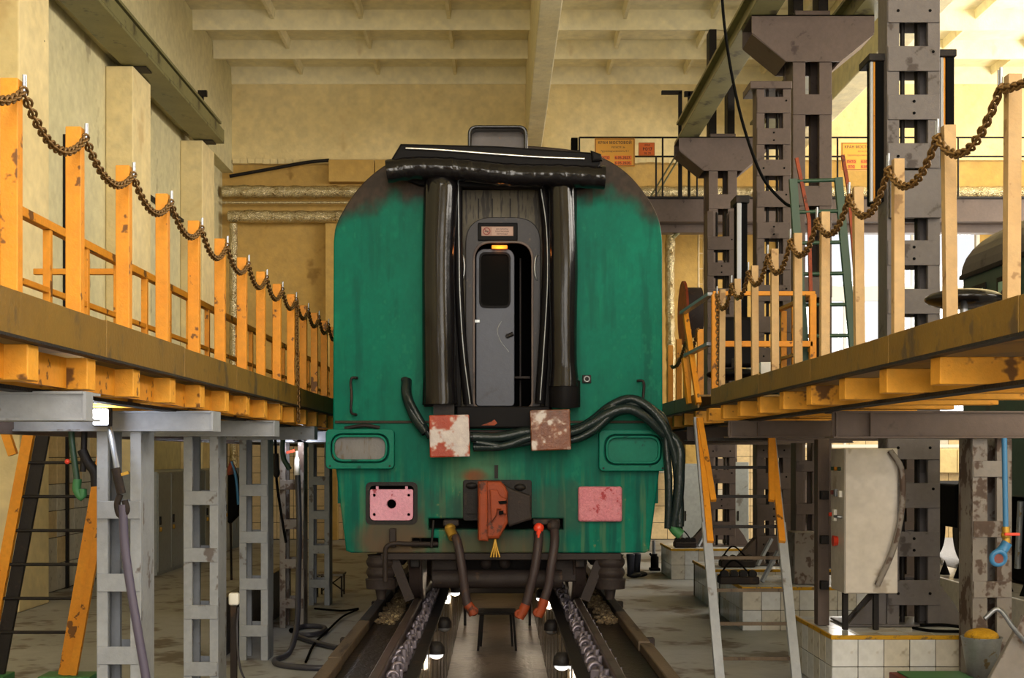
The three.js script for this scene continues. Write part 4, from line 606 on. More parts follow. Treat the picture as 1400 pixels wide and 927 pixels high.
  obj('hose_valve', [new THREE.SphereGeometry(0.055, 12, 8).scale(1, 0.9, 0.8).translate(tx(616), ty(722), -D0 + 0.1), rod(V(tx(616), ty(724), -D0 + 0.12), V(tx(621), ty(733), -D0 + 0.18), 0.05)], M.brass, car); obj('hose_bracket', rb(tx(606), tx(628), ty(719), ty(710), D0 - 0.1, D0, 0.02), M.under, car); obj('hose_valve', [new THREE.SphereGeometry(0.05, 12, 8).translate(tx(736), ty(721), -D0 + 0.13), rod(V(tx(736), ty(724), -D0 + 0.15), V(tx(735), ty(735), -D0 + 0.2), 0.025)], M.red, car); obj('hose_valve', [new THREE.SphereGeometry(0.065, 12, 8).translate(tx(756), ty(718), -D0 + 0.11), rb(tx(728), tx(765), ty(717), ty(709), D0 - 0.1, D0, 0.015)], M.under, car);
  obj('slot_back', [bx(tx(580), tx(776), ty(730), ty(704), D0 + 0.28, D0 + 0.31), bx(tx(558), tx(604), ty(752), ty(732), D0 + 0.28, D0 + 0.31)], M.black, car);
  // hand lever
  obj('uncoupling_lever', [sweep([V(tx(528), ty(794), -D0 + 0.1), V(tx(528), ty(760), -D0 + 0.1), V(tx(529), ty(748), -D0 + 0.1), V(tx(536), ty(743), -D0 + 0.1), V(tx(560), ty(743), -D0 + 0.08), V(tx(598), ty(744), -D0 - 0.02)], 0.022, 40, 8)], M.under, car); obj('lever_bracket', rb(tx(533), tx(542), ty(748), ty(722), D0 - 0.08, D0, 0.01), M.under, car); obj('lever_link', rod(V(tx(593), ty(711), -D0 + 0.03), V(tx(590), ty(748), -D0 + 0.03), 0.012), M.dark, car);
  // underframe
  obj('head_stock', rb(tx(520), tx(850), ty(766), ty(756.5), D0 + 0.02, D0 + 0.3, 0.01), M.under, car);
  obj('side_sill', [bx(-1.42, -1.3, ty(700), ty(690), D0 + 0.4, 30), bx(1.3, 1.42, ty(700), ty(690), D0 + 0.4, 30)], M.under, car);
  for (const s of [-1, 1]) {
    const cx = s < 0 ? tx(519) : tx(836), prof = []; for (let i = 0; i <= 40; i++) { const t = i / 40; prof.push([0.12 + 0.022 * Math.abs(Math.sin(t * Math.PI * 3.2)), ty(806) + t * (ty(760) - ty(806))]); }
    obj('spring', new THREE.LatheGeometry([new THREE.Vector2(0.001, prof[0][1]), ...prof.map((p) => new THREE.Vector2(...p)), new THREE.Vector2(0.001, ty(760))], 20).translate(cx, 0, -D0 - 0.15), M.under, car);
    obj('spring_seat', [new THREE.CylinderGeometry(0.15, 0.14, 0.09, 20).translate(cx, ty(800), -D0 - 0.15), new THREE.CylinderGeometry(0.06, 0.04, 0.12, 12).translate(cx, ty(813), -D0 - 0.15)], M.under, car);
    // rail guard and wheel
    obj('rail_guard', [bar(V(s * 0.98, ty(766), -D0 - 0.1), V(s * 0.83, ty(822), -D0 - 0.1), 0.05, 0.09)], M.under, car);
    for (const d of [D0 + 0.75, D0 + 3.15, 26, 28.4]) {
      const w = obj('wheel', new THREE.LatheGeometry([[0.1, -0.07], [0.44, -0.07], [0.47, -0.06], [0.47, 0.03], [0.495, 0.035], [0.495, 0.06], [0.44, 0.065], [0.1, 0.065]].map((p) => new THREE.Vector2(...p)), 36).rotateZ(s * Math.PI / 2).translate(s * 0.79, 0.475, -d), M.rail, car);
      obj('axle_box', rb(s * 1.05 - 0.14, s * 1.05 + 0.14, 0.34, 0.62, d - 0.17, d + 0.17, 0.03), M.under, w);
    }
    obj('bogie_side', [rb(s * 1.05 - 0.08, s * 1.05 + 0.08, 0.55, 0.75, D0 + 0.3, D0 + 3.6, 0.02), rb(s * 1.05 - 0.08, s * 1.05 + 0.08, 0.55, 0.75, 25.4, 29, 0.02)], M.under, car);
    obj('body_bolster', bx(s * 1.0 - 0.2, s * 1.0 + 0.2, 0.5, 0.99, D0 + 1.6, D0 + 2.2), M.under, car);
    obj('brake_shoe', rb(s * 0.79 - 0.05, s * 0.79 + 0.05, 0.35, 0.62, D0 + 0.16, D0 + 0.24, 0.02), M.dark, car);
    obj('hanger', rb(s < 0 ? tx(587) : tx(760), s < 0 ? tx(624) : tx(791), ty(800), ty(768), D0 + 0.3, D0 + 0.5, 0.02), M.under, car);
  }
  for (const d of [D0 + 0.75, D0 + 3.15, 26, 28.4]) obj('axle', rod(V(-0.75, 0.475, -d), V(0.75, 0.475, -d), 0.085, 0.085, 16), M.under, car);
  obj('brake_beam', [rod(V(-0.62, ty(795), -D0 - 0.25), V(0.62, ty(795), -D0 - 0.25), 0.09, 0.09, 14), bx(-0.5, 0.5, ty(806), ty(795), D0 + 0.32, D0 + 0.5)], M.under, car);
  obj('underframe_box', [rb(-0.55, 0.55, 0.15, 0.55, D0 + 1.2, D0 + 2.6, 0.04), bx(-0.9, 0.9, 0.75, 0.95, D0 + 0.35, 30), rb(-1.2, -0.6, 0.2, 0.8, 18, 22, 0.03), rb(0.6, 1.2, 0.2, 0.8, 18, 23, 0.03)], M.dark, car);
  obj('chain_shoe', [new THREE.SphereGeometry(0.06, 10, 8).translate(tx(664), ty(773), -D0 - 0.3), new THREE.SphereGeometry(0.06, 10, 8).translate(tx(690), ty(773), -D0 - 0.3)], M.under, car);
}
// ================================================================ left side, under and behind the platform
{
  // ladder with orange stringers leaning away from the platform
  const d = 12.4, t = thing('ladder', 'orange ladder with dark rungs leaning under the left platform', 'ladder', -4.4, FLOOR, d);
  const rT = P(152, 560, d), rB = V(X(88, d), FLOOR + 0.08, -d), lT = P(46, 560, d), lB = V(X(-22, d), FLOOR + 0.08, -d);
  obj('stringer', [bar(rB, rT, 0.1, 0.06, V(0, 0, 1))], M.orange, t); obj('stringer_edge', bar(rB.clone().add(V(0.09, 0, 0.02)), rT.clone().add(V(0.09, 0, 0.02)), 0.07, 0.05, V(0, 0, 1)), M.orange, t); obj('stringer', bar(lB, lT, 0.1, 0.06, V(0, 0, 1)), M.orange, t); obj('stringer_edge', bar(lB.clone().add(V(0.12, 0, -0.04)), lT.clone().add(V(0.12, 0, -0.04)), 0.12, 0.05, V(0, 0, 1)), M.dark, t);
  obj('brace', bar(P(0, 568, d), P(18, 622, d), 0.08, 0.06, V(0, 0, 1)), M.orange, t);
  for (let i = 0; i < 7; i++) { const k = 0.16 + i * 0.128; obj('rung', rod(lB.clone().lerp(lT, k), rB.clone().lerp(rT, k), 0.016), M.dark, t); }
  obj('foot', rb(X(57, d), X(128, d), FLOOR, FLOOR + 0.08, d - 0.12, d + 0.2, 0.01), M.green, t); obj('foot', rb(X(-50, d), X(10, d), FLOOR, FLOOR + 0.08, d - 0.12, d + 0.2, 0.01), M.green, t);
  // flood lamp
  const q = 8.6, fl = thing('flood_lamp', 'glaring white work lamp under the left platform edge', 'lamp', X(137, q), Y(583, q), q);
  obj('housing', rb(X(125, q), X(149, q), Y(583, q), Y(557, q), q + 0.02, q + 0.09, 0.012), M.dark, fl); obj('lamp_glass', rb(X(127, q), X(147.5, q), Y(581, q), Y(559, q), q - 0.005, q + 0.019, 0.008), M.lamp, fl); obj('bracket', rb(X(133, q), X(141, q), Y(557, q), EYE + 0.288, q + 0.03, q + 0.06, 0.004), M.dark, fl);
  const sp = new THREE.PointLight(0xeef4ff, 0.9); sp.name = 'flood_lamp_light'; sp.position.set(X(137, q), Y(570, q), -q + 0.06); sp.castShadow = true; sp.shadow.radius = 2.5; scene.add(sp);
  const f2d = 16.15, f2 = thing('flood_lamp', 'small lit lamp above the hanging spray bottle', 'lamp', X(408, f2d), Y(602, f2d), f2d);
  obj('housing', rb(X(401, f2d), X(416, f2d), Y(597, f2d), Y(594, f2d), f2d, f2d + 0.12, 0.008), M.dark, f2); obj('lamp_glass', rb(X(402, f2d), X(415, f2d), Y(601, f2d), Y(597, f2d), f2d - 0.01, f2d + 0.08, 0.008), M.lamp, f2); obj('bracket', rb(X(406, f2d), X(410, f2d), Y(594, f2d), EYE + 0.16, f2d + 0.1, f2d + 0.2, 0.004), M.dark, f2);
  const s2 = new THREE.PointLight(0xf4f6ff, 1.0); s2.name = 'flood_lamp_light_small'; s2.position.set(X(408, f2d), Y(603.5, f2d), -f2d + 0.03); s2.castShadow = true; s2.shadow.radius = 2; scene.add(s2);
  // pole with purple hose at the first column
  const h = thing('hose_drop', 'steel drop pipe with a purple hose in front of the first lattice column', 'hose', X(160, q), FLOOR, q);
  obj('drop_pipe', rod(P(146, 562, 8.75), P(166, 672, q), 0.02), M.steel, h); obj('coupling', [rod(P(158, 640, q), P(166, 675, q), 0.03), sweep([P(164, 676, q), P(160, 690, q), P(165, 706, q), P(173, 698, q), P(170, 684, q)], 0.022, 20, 7)], M.under, h); obj('tap', bar(P(166, 649, q), P(176, 646, q), 0.02), M.brass, h);
  obj('hose', sweep([P(168, 690, q), P(170, 740, q), P(178, 800, q), P(188, 860, q), P(200, 930, q), V(X(220, q), FLOOR + 0.04, -q)], 0.03, 40, 8), plain(0x4a4458, 0.5), h);
  // air tools hanging from the beam
  const a = thing('air_tool_drop', 'green and black air tool hoses with a red knob hanging from the left beam', 'air hose', X(110, 9), Y(680, 9), 9);
  obj('pipe', [sweep([P(97, 548, 9), P(98, 600, 9), P(103, 640, 9), P(106, 662, 9)], 0.022, 20, 7)], M.darkGreen, a); obj('pipe', [sweep([P(115, 548, 9), P(115, 600, 9), P(113, 645, 9)], 0.022, 20, 7)], M.dark, a);
  obj('valve_body', [sweep([P(106, 655, 9), P(105, 670, 9), P(112, 680, 9), P(113, 668, 9)], 0.03, 16, 7)], M.green, a); obj('knob', new THREE.SphereGeometry(0.018, 10, 8).translate(X(94, 9), Y(631, 9), -9 + 0.03), M.red, a); obj('knob_stem', rod(P(95, 631, 9), P(104, 632, 9), 0.009), M.brass, a);
  obj('hose', sweep([P(112, 615, 9), P(120, 632, 9), P(129, 645, 9), P(131, 665, 9)], 0.035, 16, 8), M.dark, a);
  // hoses and spray bottle at the fourth column
  const b = thing('hose_drop', 'black supply hoses hanging beside the brown stained column', 'hose', X(385, 15), FLOOR, 15);
  obj('hose', sweep([P(376, 590, 15), P(377, 620, 15), P(378, 655, 15), P(384, 700, 15), P(391, 742, 15)], 0.016, 30, 7), M.black, b); obj('regulator', [new THREE.SphereGeometry(0.05, 12, 8).scale(0.8, 1.3, 0.8).translate(X(378, 15), Y(646, 15), -15), rod(P(377, 620, 15), P(378, 650, 15), 0.035)], M.dark, b); obj('air_gun', sweep([P(387, 590, 15), P(387, 625, 15), P(393, 637, 15), P(396, 642, 15)], 0.03, 16, 7), M.darkGreen, b);
  obj('floor_hose', sweep([P(407, 650, 15), P(409, 720, 14.9), P(408, 790, 14.6), V(X(405, 14.2), -0.45, -14.2), V(X(395, 13.9), FLOOR + 0.06, -13.9), V(X(376, 13.6), FLOOR + 0.03, -13.6), V(X(384, 13.3), FLOOR + 0.03, -13.3), V(X(430, 13.1), FLOOR + 0.03, -13.1), V(-1.4, FLOOR + 0.03, -13.2)], 0.032, 70, 8), M.floorHose, b);
  const sb = thing('spray_bottle', 'white spray bottle with a red nozzle hung on the brown stained column', 'bottle', X(406, 16.26), Y(650, 16.26), 16.26); obj('bottle', lathe([[0.001, 0], [0.036, 0], [0.038, 0.12], [0.03, 0.2], [0.012, 0.25], [0.012, 0.3], [0.001, 0.3]], X(406, 16.26), Y(650, 16.26), 16.26, 14), M.white, sb); obj('nozzle', bar(P(392, 619, 16.26), P(403, 616, 16.26), 0.03), M.red, sb);
  // hoses lying on the floor
  const fz = (px, py) => { const dd = (EYE - FLOOR - 0.035) * F / (py - VY); return V(X(px, dd), FLOOR + 0.035, -dd); };
  tag(obj('floor_hose', sweep([fz(398, 862), fz(418, 856), fz(440, 857), fz(441, 864), fz(424, 868), fz(406, 868), fz(430, 878), fz(462, 886)], 0.032, 60, 8), M.floorHose), 'coiled black hose on the floor beside the brown column', 'hose');
  tag(obj('floor_cable', sweep([fz(430, 832), fz(470, 835), fz(490, 832), fz(470, 842), fz(448, 862), fz(430, 880), fz(418, 905)], 0.014, 60, 6), M.black), 'thin black cable crossing the light floor by the track', 'cable');
  const cc = 12.2, cb = thing('cable_box', 'white junction box with a cable loop between two grey columns', 'junction box', X(320, cc), FLOOR, cc); obj('box', rb(X(312, cc), X(326, cc), Y(828, cc), Y(811, cc), cc, cc + 0.08, 0.02), M.white, cb); obj('stand', rb(X(314, cc), X(323, cc), FLOOR, Y(828, cc), cc + 0.02, cc + 0.06, 0.006), M.under, cb); obj('cable', sweep([P(326, 830, cc), P(324, 860, cc), V(X(332, 12), FLOOR + 0.14, -12), V(X(355, 11.9), FLOOR + 0.015, -11.9), V(X(390, 11.9), FLOOR + 0.015, -11.9), V(X(418, 12.1), FLOOR + 0.02, -12.1)], 0.011, 40, 6), M.floorHose, cb);
  tag(obj('kerb_wall', rb(-3.0, -2.9, FLOOR, FLOOR + 0.62, 13.9, 18.5, 0.01), M.oily), 'low dark wall between the left lattice columns', 'low wall'); tag(obj('plank_box', rb(-3.05, -2.85, FLOOR, FLOOR + 0.32, 9.9, 10.7, 0.01), M.wood), 'small wooden box behind the purple hose column', 'box');
  // small table
  const td = 20, tb = thing('small_table', 'small dark metal table beside the left side of the carriage', 'table', X(452, td), FLOOR, td); obj('tabletop', rb(X(433, td), X(470, td), Y(787, td), Y(784, td), td - 0.1, td + 0.35, 0.006), M.greyDirty, tb); for (const [px, dd] of [[435, td - 0.08], [468, td - 0.08], [436, td + 0.33], [467, td + 0.33]]) obj('leg', bar(V(X(px, td), FLOOR, -dd), V(X(px, td), Y(787, td), -dd), 0.025), M.dark, tb); obj('brace', [bar(V(X(436, td), FLOOR + 0.05, -td - 0.3), V(X(467, td), Y(788, td), -td - 0.3), 0.02), bar(V(X(467, td), FLOOR + 0.05, -td - 0.3), V(X(436, td), Y(788, td), -td - 0.3), 0.02)], M.dark, tb);
  // lockers along the left wall
  const lh = 1.85, lw = 0.95; for (let i = 0; i < 8; i++) { const d0 = 23.4 + i * lw, m = i % 4 === 3 ? M.lockerBlue : M.locker, L = thing('locker', (i % 4 === 3 ? 'blue grey' : 'pale grey') + ' steel locker, ' + ['first', 'second', 'third', 'fourth', 'fifth', 'sixth', 'seventh', 'last'][i] + ' of the row leading to the end wall', 'locker', -6.5, FLOOR, d0 + lw / 2, 'lockers along the left wall'); obj('body', rb(-6.95, -6.05, FLOOR, FLOOR + lh, d0 + 0.005, d0 + lw - 0.005, 0.01), m, L); const dr = obj('door', rb(-6.05, -6.03, FLOOR + 0.06, FLOOR + lh - 0.03, d0 + 0.03, d0 + lw - 0.03, 0.006), m, L); obj('handle', rb(-6.03, -6.0, FLOOR + 0.9, FLOOR + 1.05, d0 + 0.1, d0 + 0.14, 0.006), M.dark, dr); obj('padlock', rb(-6.03, -5.99, FLOOR + 0.78, FLOOR + 0.86, d0 + 0.09, d0 + 0.15, 0.01), M.brass, dr); }
  const co = thing('work_coat', 'black work coat with an orange collar and blue edge hung at the lockers', 'coat', X(318, 22.5), Y(716, 22.5), 22.5), q3 = 22.5; obj('coat_body', prism(shapeOf([[311, 640], [315, 632], [322, 652], [326, 690], [324, 705], [313, 716], [311, 714]].map((p) => [X(p[0], q3), Y(p[1], q3)])), q3, q3 + 0.3, 0.03), M.black, co); obj('collar', prism(shapeOf([[311, 640], [315, 630], [320, 640], [320, 648], [311, 650]].map((p) => [X(p[0], q3), Y(p[1], q3)])), q3 - 0.02, q3 + 0.2, 0.01), M.rust, co); obj('edge', sweep([P(316, 631, q3), P(322, 650, q3), P(326, 690, q3)], 0.025, 12, 6), M.blue, co); obj('stand', rod(V(X(314, q3), FLOOR, -q3 - 0.15), P(314, 634, q3 + 0.15), 0.02), M.dark, co);
  tag(obj('curtain_panel', rb(-6.94, -6.9, Y(690, 19.7), Y(588, 19.7), 19.25, 20.15, 0.01), M.curtain), 'rust brown sheet hung on the tiled left wall', 'panel');
  tag(obj('wall_hook', [rod(V(-6.98, Y(55, 18.9), -18.9), V(-6.5, Y(57, 18.9), -18.9), 0.02)], M.dark), 'small hook high on the left wall panel', 'hook');
}
// ================================================================ right side
const plinths = [[11.8, 13.3, 3.0, 4.55], [16.1, 17.9, 3.0, 4.8], [18.6, 20.2, 3.0, 4.8], [22.7, 24.2, 3.0, 4.8]], PT = EYE - 1.62;
const pl = ['front white tiled plinth with yellow rim under the large jack tower', 'white tiled plinth with yellow rim behind the ladder', 'white tiled plinth between the ladder and the far plinth', 'far white tiled plinth beside the carriage'];
plinths.forEach(([d0, d1, x0, x1], n) => {
  const t = thing('tiled_plinth', pl[n], 'plinth', (x0 + x1) / 2, FLOOR, (d0 + d1) / 2); obj('core', bx(x0 + 0.012, x1, FLOOR, PT - 0.012, d0 + 0.012, d1), M.grout, t);
  const tw = 0.232, th = (PT - FLOOR - 0.03) / 2; const gF = boxUV(new RoundedBoxGeometry(tw - 0.006, th - 0.006, 0.014, 1, 0.003)), gL = boxUV(new RoundedBoxGeometry(0.014, th - 0.006, tw - 0.006, 1, 0.003)), gT = boxUV(new RoundedBoxGeometry(tw - 0.005, 0.014, tw - 0.005, 1, 0.003));
  const m = () => rnd() < 0.65 ? M.tile : M.tileB;
  for (let i = 0; (i + 1) * tw <= x1 - x0 + 0.01; i++) for (let j = 0; j < 2; j++) piece('tile', gF, m(), x0 + (i + 0.5) * tw, FLOOR + (j + 0.5) * th, -d0 - 0.005 + 0.003 * rnd(), t);
  for (let i = 0; (i + 1) * tw <= d1 - d0 + 0.01; i++) for (let j = 0; j < 2; j++) piece('tile', gL, m(), x0 + 0.006, FLOOR + (j + 0.5) * th, -d0 - (i + 0.5) * tw, t);
  for (let i = 0; (i + 1) * tw <= x1 - x0 + 0.01; i++) for (let j = 0; (j + 1) * tw <= d1 - d0 + 0.01; j++) piece('tile', gT, m(), x0 + 0.01 + (i + 0.5) * tw, PT - 0.006, -d0 - 0.01 - (j + 0.5) * tw, t);
  obj('rim', [rb(x0 - 0.012, x1, PT - 0.035, PT + 0.004, d0 - 0.012, d0 + 0.012, 0.004), rb(x0 - 0.012, x0 + 0.012, PT - 0.035, PT + 0.004, d0, d1, 0.004)], M.yellowTrim, t);
});
function jackTower(label, xc, d, top, m, base = PT) {
  base += 0.006; const t = lattice('jack_tower', label, 'tower', xc - 0.25, xc + 0.25, base, top, d, d + 0.3, m, 0.457, 0.235, 0.2, null, 0.115);
  obj('screw', rod(V(xc - 0.06, base, -d - 0.15), V(xc - 0.06, top, -d - 0.15), 0.022), M.dark, t); obj('guide_bar', [bx(xc + 0.07, xc + 0.09, base, top, d + 0.1, d + 0.2)], M.dark, t);
  for (let y = base + 0.2, k = 0; y < top - 0.3; y += 0.457, k++) { const nb = k % 3 === 0 ? [[-0.15, 0.11], [0.15, 0.11]] : k % 3 === 1 ? [[0, 0.17], [0, 0.06]] : [[0.18, 0.18]]; for (const [u, v] of nb) obj('bolt_hole', new THREE.CylinderGeometry(0.014, 0.014, 0.006, 10).rotateX(Math.PI / 2).translate(xc + u, y + v, -d + 0.017), M.black, t); }
  obj('foot_gusset', prism(shapeOf([[xc - 0.25, base], [xc - 0.62, base], [xc - 0.5, base + 0.14], [xc - 0.25, base + 0.4]]), d + 0.02, d + 0.06, 0.006), m, t); obj('foot_gusset', prism(shapeOf([[xc + 0.25, base], [xc + 0.5, base], [xc + 0.4, base + 0.2], [xc + 0.25, base + 0.4]]), d + 0.02, d + 0.06, 0.006), m, t); obj('foot_gusset', prism(shapeOf([[xc - 0.25, base], [xc - 0.6, base], [xc - 0.25, base + 0.4]]), d + 0.24, d + 0.28, 0.006), m, t);
  obj('base_plate', rb(xc - 0.65, xc + 0.53, base, base + 0.02, d - 0.03, d + 0.53, 0.005), m, t);
  return t;
}
{
  const t1 = jackTower('large grey jack tower rising from the front tiled plinth', 3.92, 12.4, 7.6, M.tower), d = 12.5;
  obj('carriage_plate', rb(3.68, 4.16, Y(302, d), Y(238, d), 12.33, 12.385, 0.006), M.tower, t1);
  for (const [p0, p1, y0, y1] of [[1188, 1212, 275, 76], [1284, 1305, 275, 70]]) { const gd = obj('side_guide', rb(X(p0 + 9, d), X(p1, d), Y(y0, d), Y(y1, d), d, d + 0.3, 0.01), M.black, t1); obj('guide_cap', rb(X(p0 - 1, d), X(p1 + 2, d), Y(y1 + 8, d), Y(y1 - 2, d), d - 0.03, d + 0.33, 0.01), M.dark, gd); obj('guide_strip', [rb(X(p0 + 2, d), X(p0 + 6, d), Y(y0, d), Y(y1 + 8, d), d, d + 0.05, 0.004)], M.steel, gd); obj('guide_wood', rb(X(p0 + 6.5, d), X(p0 + 9, d), Y(y0, d), Y(y1 + 8, d), d + 0.01, d + 0.05, 0.003), M.orange, gd); }
  jackTower('brown jack tower behind the hanging black wire', X(1052, 19.5), 19.2, EYE + 5.42, M.brown);
  const t2 = scene.children[scene.children.length - 1], e = 19.2; { const gd = obj('side_guide', rb(X(1010, e), X(1022, e), Y(480, e), Y(270, e), e, e + 0.4, 0.01), M.black, t2); obj('guide_strip', rb(X(1007, e), X(1013, e), Y(470, e), Y(278, e), e - 0.04, e, 0.004), M.steel, gd); obj('guide_cap', rb(X(1005, e), X(1024, e), Y(278, e), Y(268, e), e - 0.06, e + 0.4, 0.01), M.dark, gd); }
  obj('head_beam', rb(X(1025, e), X(1082, e), Y(122, e), Y(112, e), e - 0.05, e + 0.55, 0.01), M.brown, t2);
  jackTower('far grey jack tower half hidden by the crane bracket', 3.95, 23.2, EYE + 4.3, M.brown);
  // ladder to the platform
  const bl = V(1.79, FLOOR, -10.4), tl = V(1.87, EYE + 0.34, -12.35), br = V(2.4, FLOOR, -10.4), tr = V(2.56, EYE + 0.34, -12.35), L = thing('ladder', 'grey steel ladder with orange upper ends leading to the right platform', 'ladder', 2.1, FLOOR, 10.4);
  for (const [a, b, s] of [[bl, tl, 1], [br, tr, -1]]) { const m = a.clone().lerp(b, 0.62); obj('stringer', bar(a, m, 0.075, 0.05, V(0, 0, 1)), M.grey, L); obj('stringer', bar(m, b, 0.06, 0.05, V(0, 0, 1)), M.grey, L); const up = (k) => a.clone().lerp(b, k).add(V(s * 0.015, 0, 0.055)); obj('upper_end', bar(up(0.56), up(1.0), 0.055, 0.035, V(0, 0, 1)), M.orange, L); obj('upper_end', bar(up(0.7).add(V(s * 0.06, 0, 0.01)), up(1.0).add(V(s * 0.0, 0, 0.04)), 0.05, 0.035, V(0, 0, 1)), M.orange, L); }
  for (let i = 0; i < 9; i++) { const k = 0.09 + i * 0.104; obj('rung', bar(bl.clone().lerp(tl, k), br.clone().lerp(tr, k), 0.028, 0.028), i < 5 ? M.wood : M.dark, L); }
  // electrical cabinet
  const c0 = 11.9, cx0 = X(1155, c0), cx1 = X(1228, c0), cy0 = Y(812, c0), cy1 = Y(613, c0), cab = thing('electrical_cabinet', 'tall light grey electrical cabinet with buttons on its side', 'cabinet', (cx0 + cx1) / 2, PT, 12.1);
  obj('body', rb(cx0, cx1, cy0, cy1, c0 + 0.02, c0 + 0.5, 0.01), M.cabinet, cab); obj('door', rb(cx0 + 0.006, cx1 - 0.004, cy0 + 0.006, cy1 - 0.006, c0, c0 + 0.02, 0.006), M.cabinet, cab); for (const q of [cx0 + 0.05, cx1 - 0.15]) obj('stand', rb(q, q + 0.05, PT + 0.004, cy0, c0 + 0.25, c0 + 0.3, 0.006), M.dark, cab);
  const side = (name, py, dd, geo, m) => { const o = obj(name, geo.translate(cx0 - 0.012, Y(py, 12.1), -dd), m, cab); return o; };
  [[M.darkGreen, 12.05], [M.orange, 12.17], [M.darkGreen, 12.29]].forEach(([m, dd]) => side('indicator', 641, dd, new THREE.CylinderGeometry(0.018, 0.018, 0.03, 12).rotateZ(Math.PI / 2), m)); side('switch', 674, 12.3, new RoundedBoxGeometry(0.03, 0.04, 0.04, 2, 0.005), M.redBrown); side('switch', 674, 12.17, new RoundedBoxGeometry(0.03, 0.07, 0.06, 2, 0.005), M.steel); side('switch', 675, 12.02, new RoundedBoxGeometry(0.03, 0.06, 0.06, 2, 0.005), M.white); side('isolator', 705, 12.22, new RoundedBoxGeometry(0.03, 0.11, 0.08, 2, 0.008), M.white); side('isolator_handle', 706, 12.06, new RoundedBoxGeometry(0.07, 0.025, 0.14, 2, 0.01), M.steel); side('emergency_stop', 740, 12.16, new THREE.CylinderGeometry(0.05, 0.04, 0.06, 16).rotateZ(Math.PI / 2), M.red); side('indicator', 705, 12.36, new THREE.CylinderGeometry(0.02, 0.02, 0.03, 12).rotateZ(Math.PI / 2), M.red);
  obj('cable_conduit', sweep([V(cx1 - 0.08, cy1 - 0.02, -c0 + 0.02), V(cx1 + 0.01, cy1 - 0.18, -c0 + 0.05), V(cx1 + 0.01, Y(700, c0), -c0 + 0.06), V(X(1219, c0), Y(750, c0), -c0 + 0.05), V(X(1198, c0), Y(800, c0), -c0 + 0.03)], 0.028, 50, 8), M.greyDirty, cab);
  const pst = thing('cabinet_post', 'brown grey post with cable clamps left of the electrical cabinet', 'post', X(1123, 12.4), PT + 0.006, 12.5); obj('post', rb(X(1118, 12.45), X(1134, 12.45), PT + 0.006, EYE + 0.15, 12.45, 12.6, 0.008), M.brown, pst); for (const py of [677, 738, 800]) obj('clamp', rb(X(1122, 12.4), X(1133, 12.4), Y(py + 6, 12.4), Y(py - 6, 12.4), 12.38, 12.45, 0.006), M.dark, pst);
  tag(obj('grey_cabinet', rb(X(1086, 16.4), X(1121, 16.4), PTOP + 0.006, Y(728, 16.4), 16.4, 16.8, 0.015), M.greyDirty), 'dull grey low cabinet behind the ladder', 'cabinet');
  tag(obj('floor_cable', sweep([V(3.95, PT + 0.03, -12.3), V(4.15, PT + 0.05, -12.15), V(4.35, PT + 0.02, -12.1), V(4.5, PT + 0.018, -12.0), V(4.3, PT + 0.018, -11.95), V(3.95, PT + 0.018, -12.0), V(3.85, PT + 0.018, -12.2)], 0.014, 40, 6), M.black), 'black cable loop on the front tiled plinth', 'cable');
  // blue water pipe
  const w = 8.82, wp = thing('water_pipe', 'blue water pipe with red valve lever and blue hose coupling', 'pipe', X(1373, w), Y(775, w), w); obj('pipe', rod(V(X(1373, w), EYE + 0.113, -w), P(1375, 722, w), 0.018), M.blue, wp); obj('valve', [rod(P(1375, 720, w), P(1376, 742, w), 0.026), new THREE.SphereGeometry(0.032, 12, 8).translate(X(1375, w), Y(732, w), -w)], M.brass, wp); obj('lever', rb(X(1370, w), X(1391, w), Y(732, w), Y(728, w), w - 0.05, w - 0.03, 0.006), M.red, wp); obj('coupling', [sweep([P(1377, 742, w), P(1372, 750, w), P(1364, 758, w - 0.02)], 0.035, 12, 10), new THREE.TorusGeometry(0.045, 0.018, 8, 16).rotateX(0.2).translate(X(1361, w), Y(762, w), -w + 0.05)], M.blue, wp); obj('bore', new THREE.CylinderGeometry(0.035, 0.035, 0.02, 14).rotateX(Math.PI / 2).translate(X(1361, w), Y(762, w), -w + 0.05), M.redBrown, wp);
  // bucket on a block, red pipe, cart
  const k = 11.1; tag(obj('concrete_block', rb(3.8, 4.4, FLOOR, -0.44, k - 0.2, k + 0.22, 0.02), M.concreteBrown), 'brown concrete block under the bucket', 'block'); const bk = thing('bucket', 'galvanised bucket filled with a yellow rag', 'bucket', X(1344, k), -0.44, k); obj('pail', lathe([[0.001, 0.0], [0.115, 0.0], [0.165, 0.33], [0.172, 0.335], [0.165, 0.34], [0.155, 0.33], [0.11, 0.02], [0.001, 0.02]], X(1342, k), -0.44, k, 28), M.zinc, bk); obj('rag', new THREE.SphereGeometry(0.14, 20, 12).scale(1, 0.5, 1).translate(X(1342, k), -0.1, -k), M.yellowRag, bk);
  tag(obj('red_pipe', rod(V(X(1342, 11.5), FLOOR, -11.5), P(1343, 803, 11.5), 0.03), M.redBrown), 'upright rusty red pipe behind the bucket', 'pipe');
  const ct = thing('hand_cart', 'tilted grey steel cart plate with a bent tube handle', 'cart', X(1385, 10.2), FLOOR, 10.2); obj('plate', prism(shapeOf([[1335, 1000], [1352, 930], [1400, 842], [1450, 842], [1450, 1000]].map((p) => [X(p[0], 10.2), Math.max(FLOOR, Y(p[1], 10.2))])), 10.2, 10.26, 0.008), M.greyDirty, ct); obj('handle', sweep([P(1346, 846, 10.1), P(1362, 833, 10.1), P(1368, 835, 10.1), P(1385, 858, 10.1), P(1408, 885, 10.15)], 0.018, 30, 8), M.steel, ct);
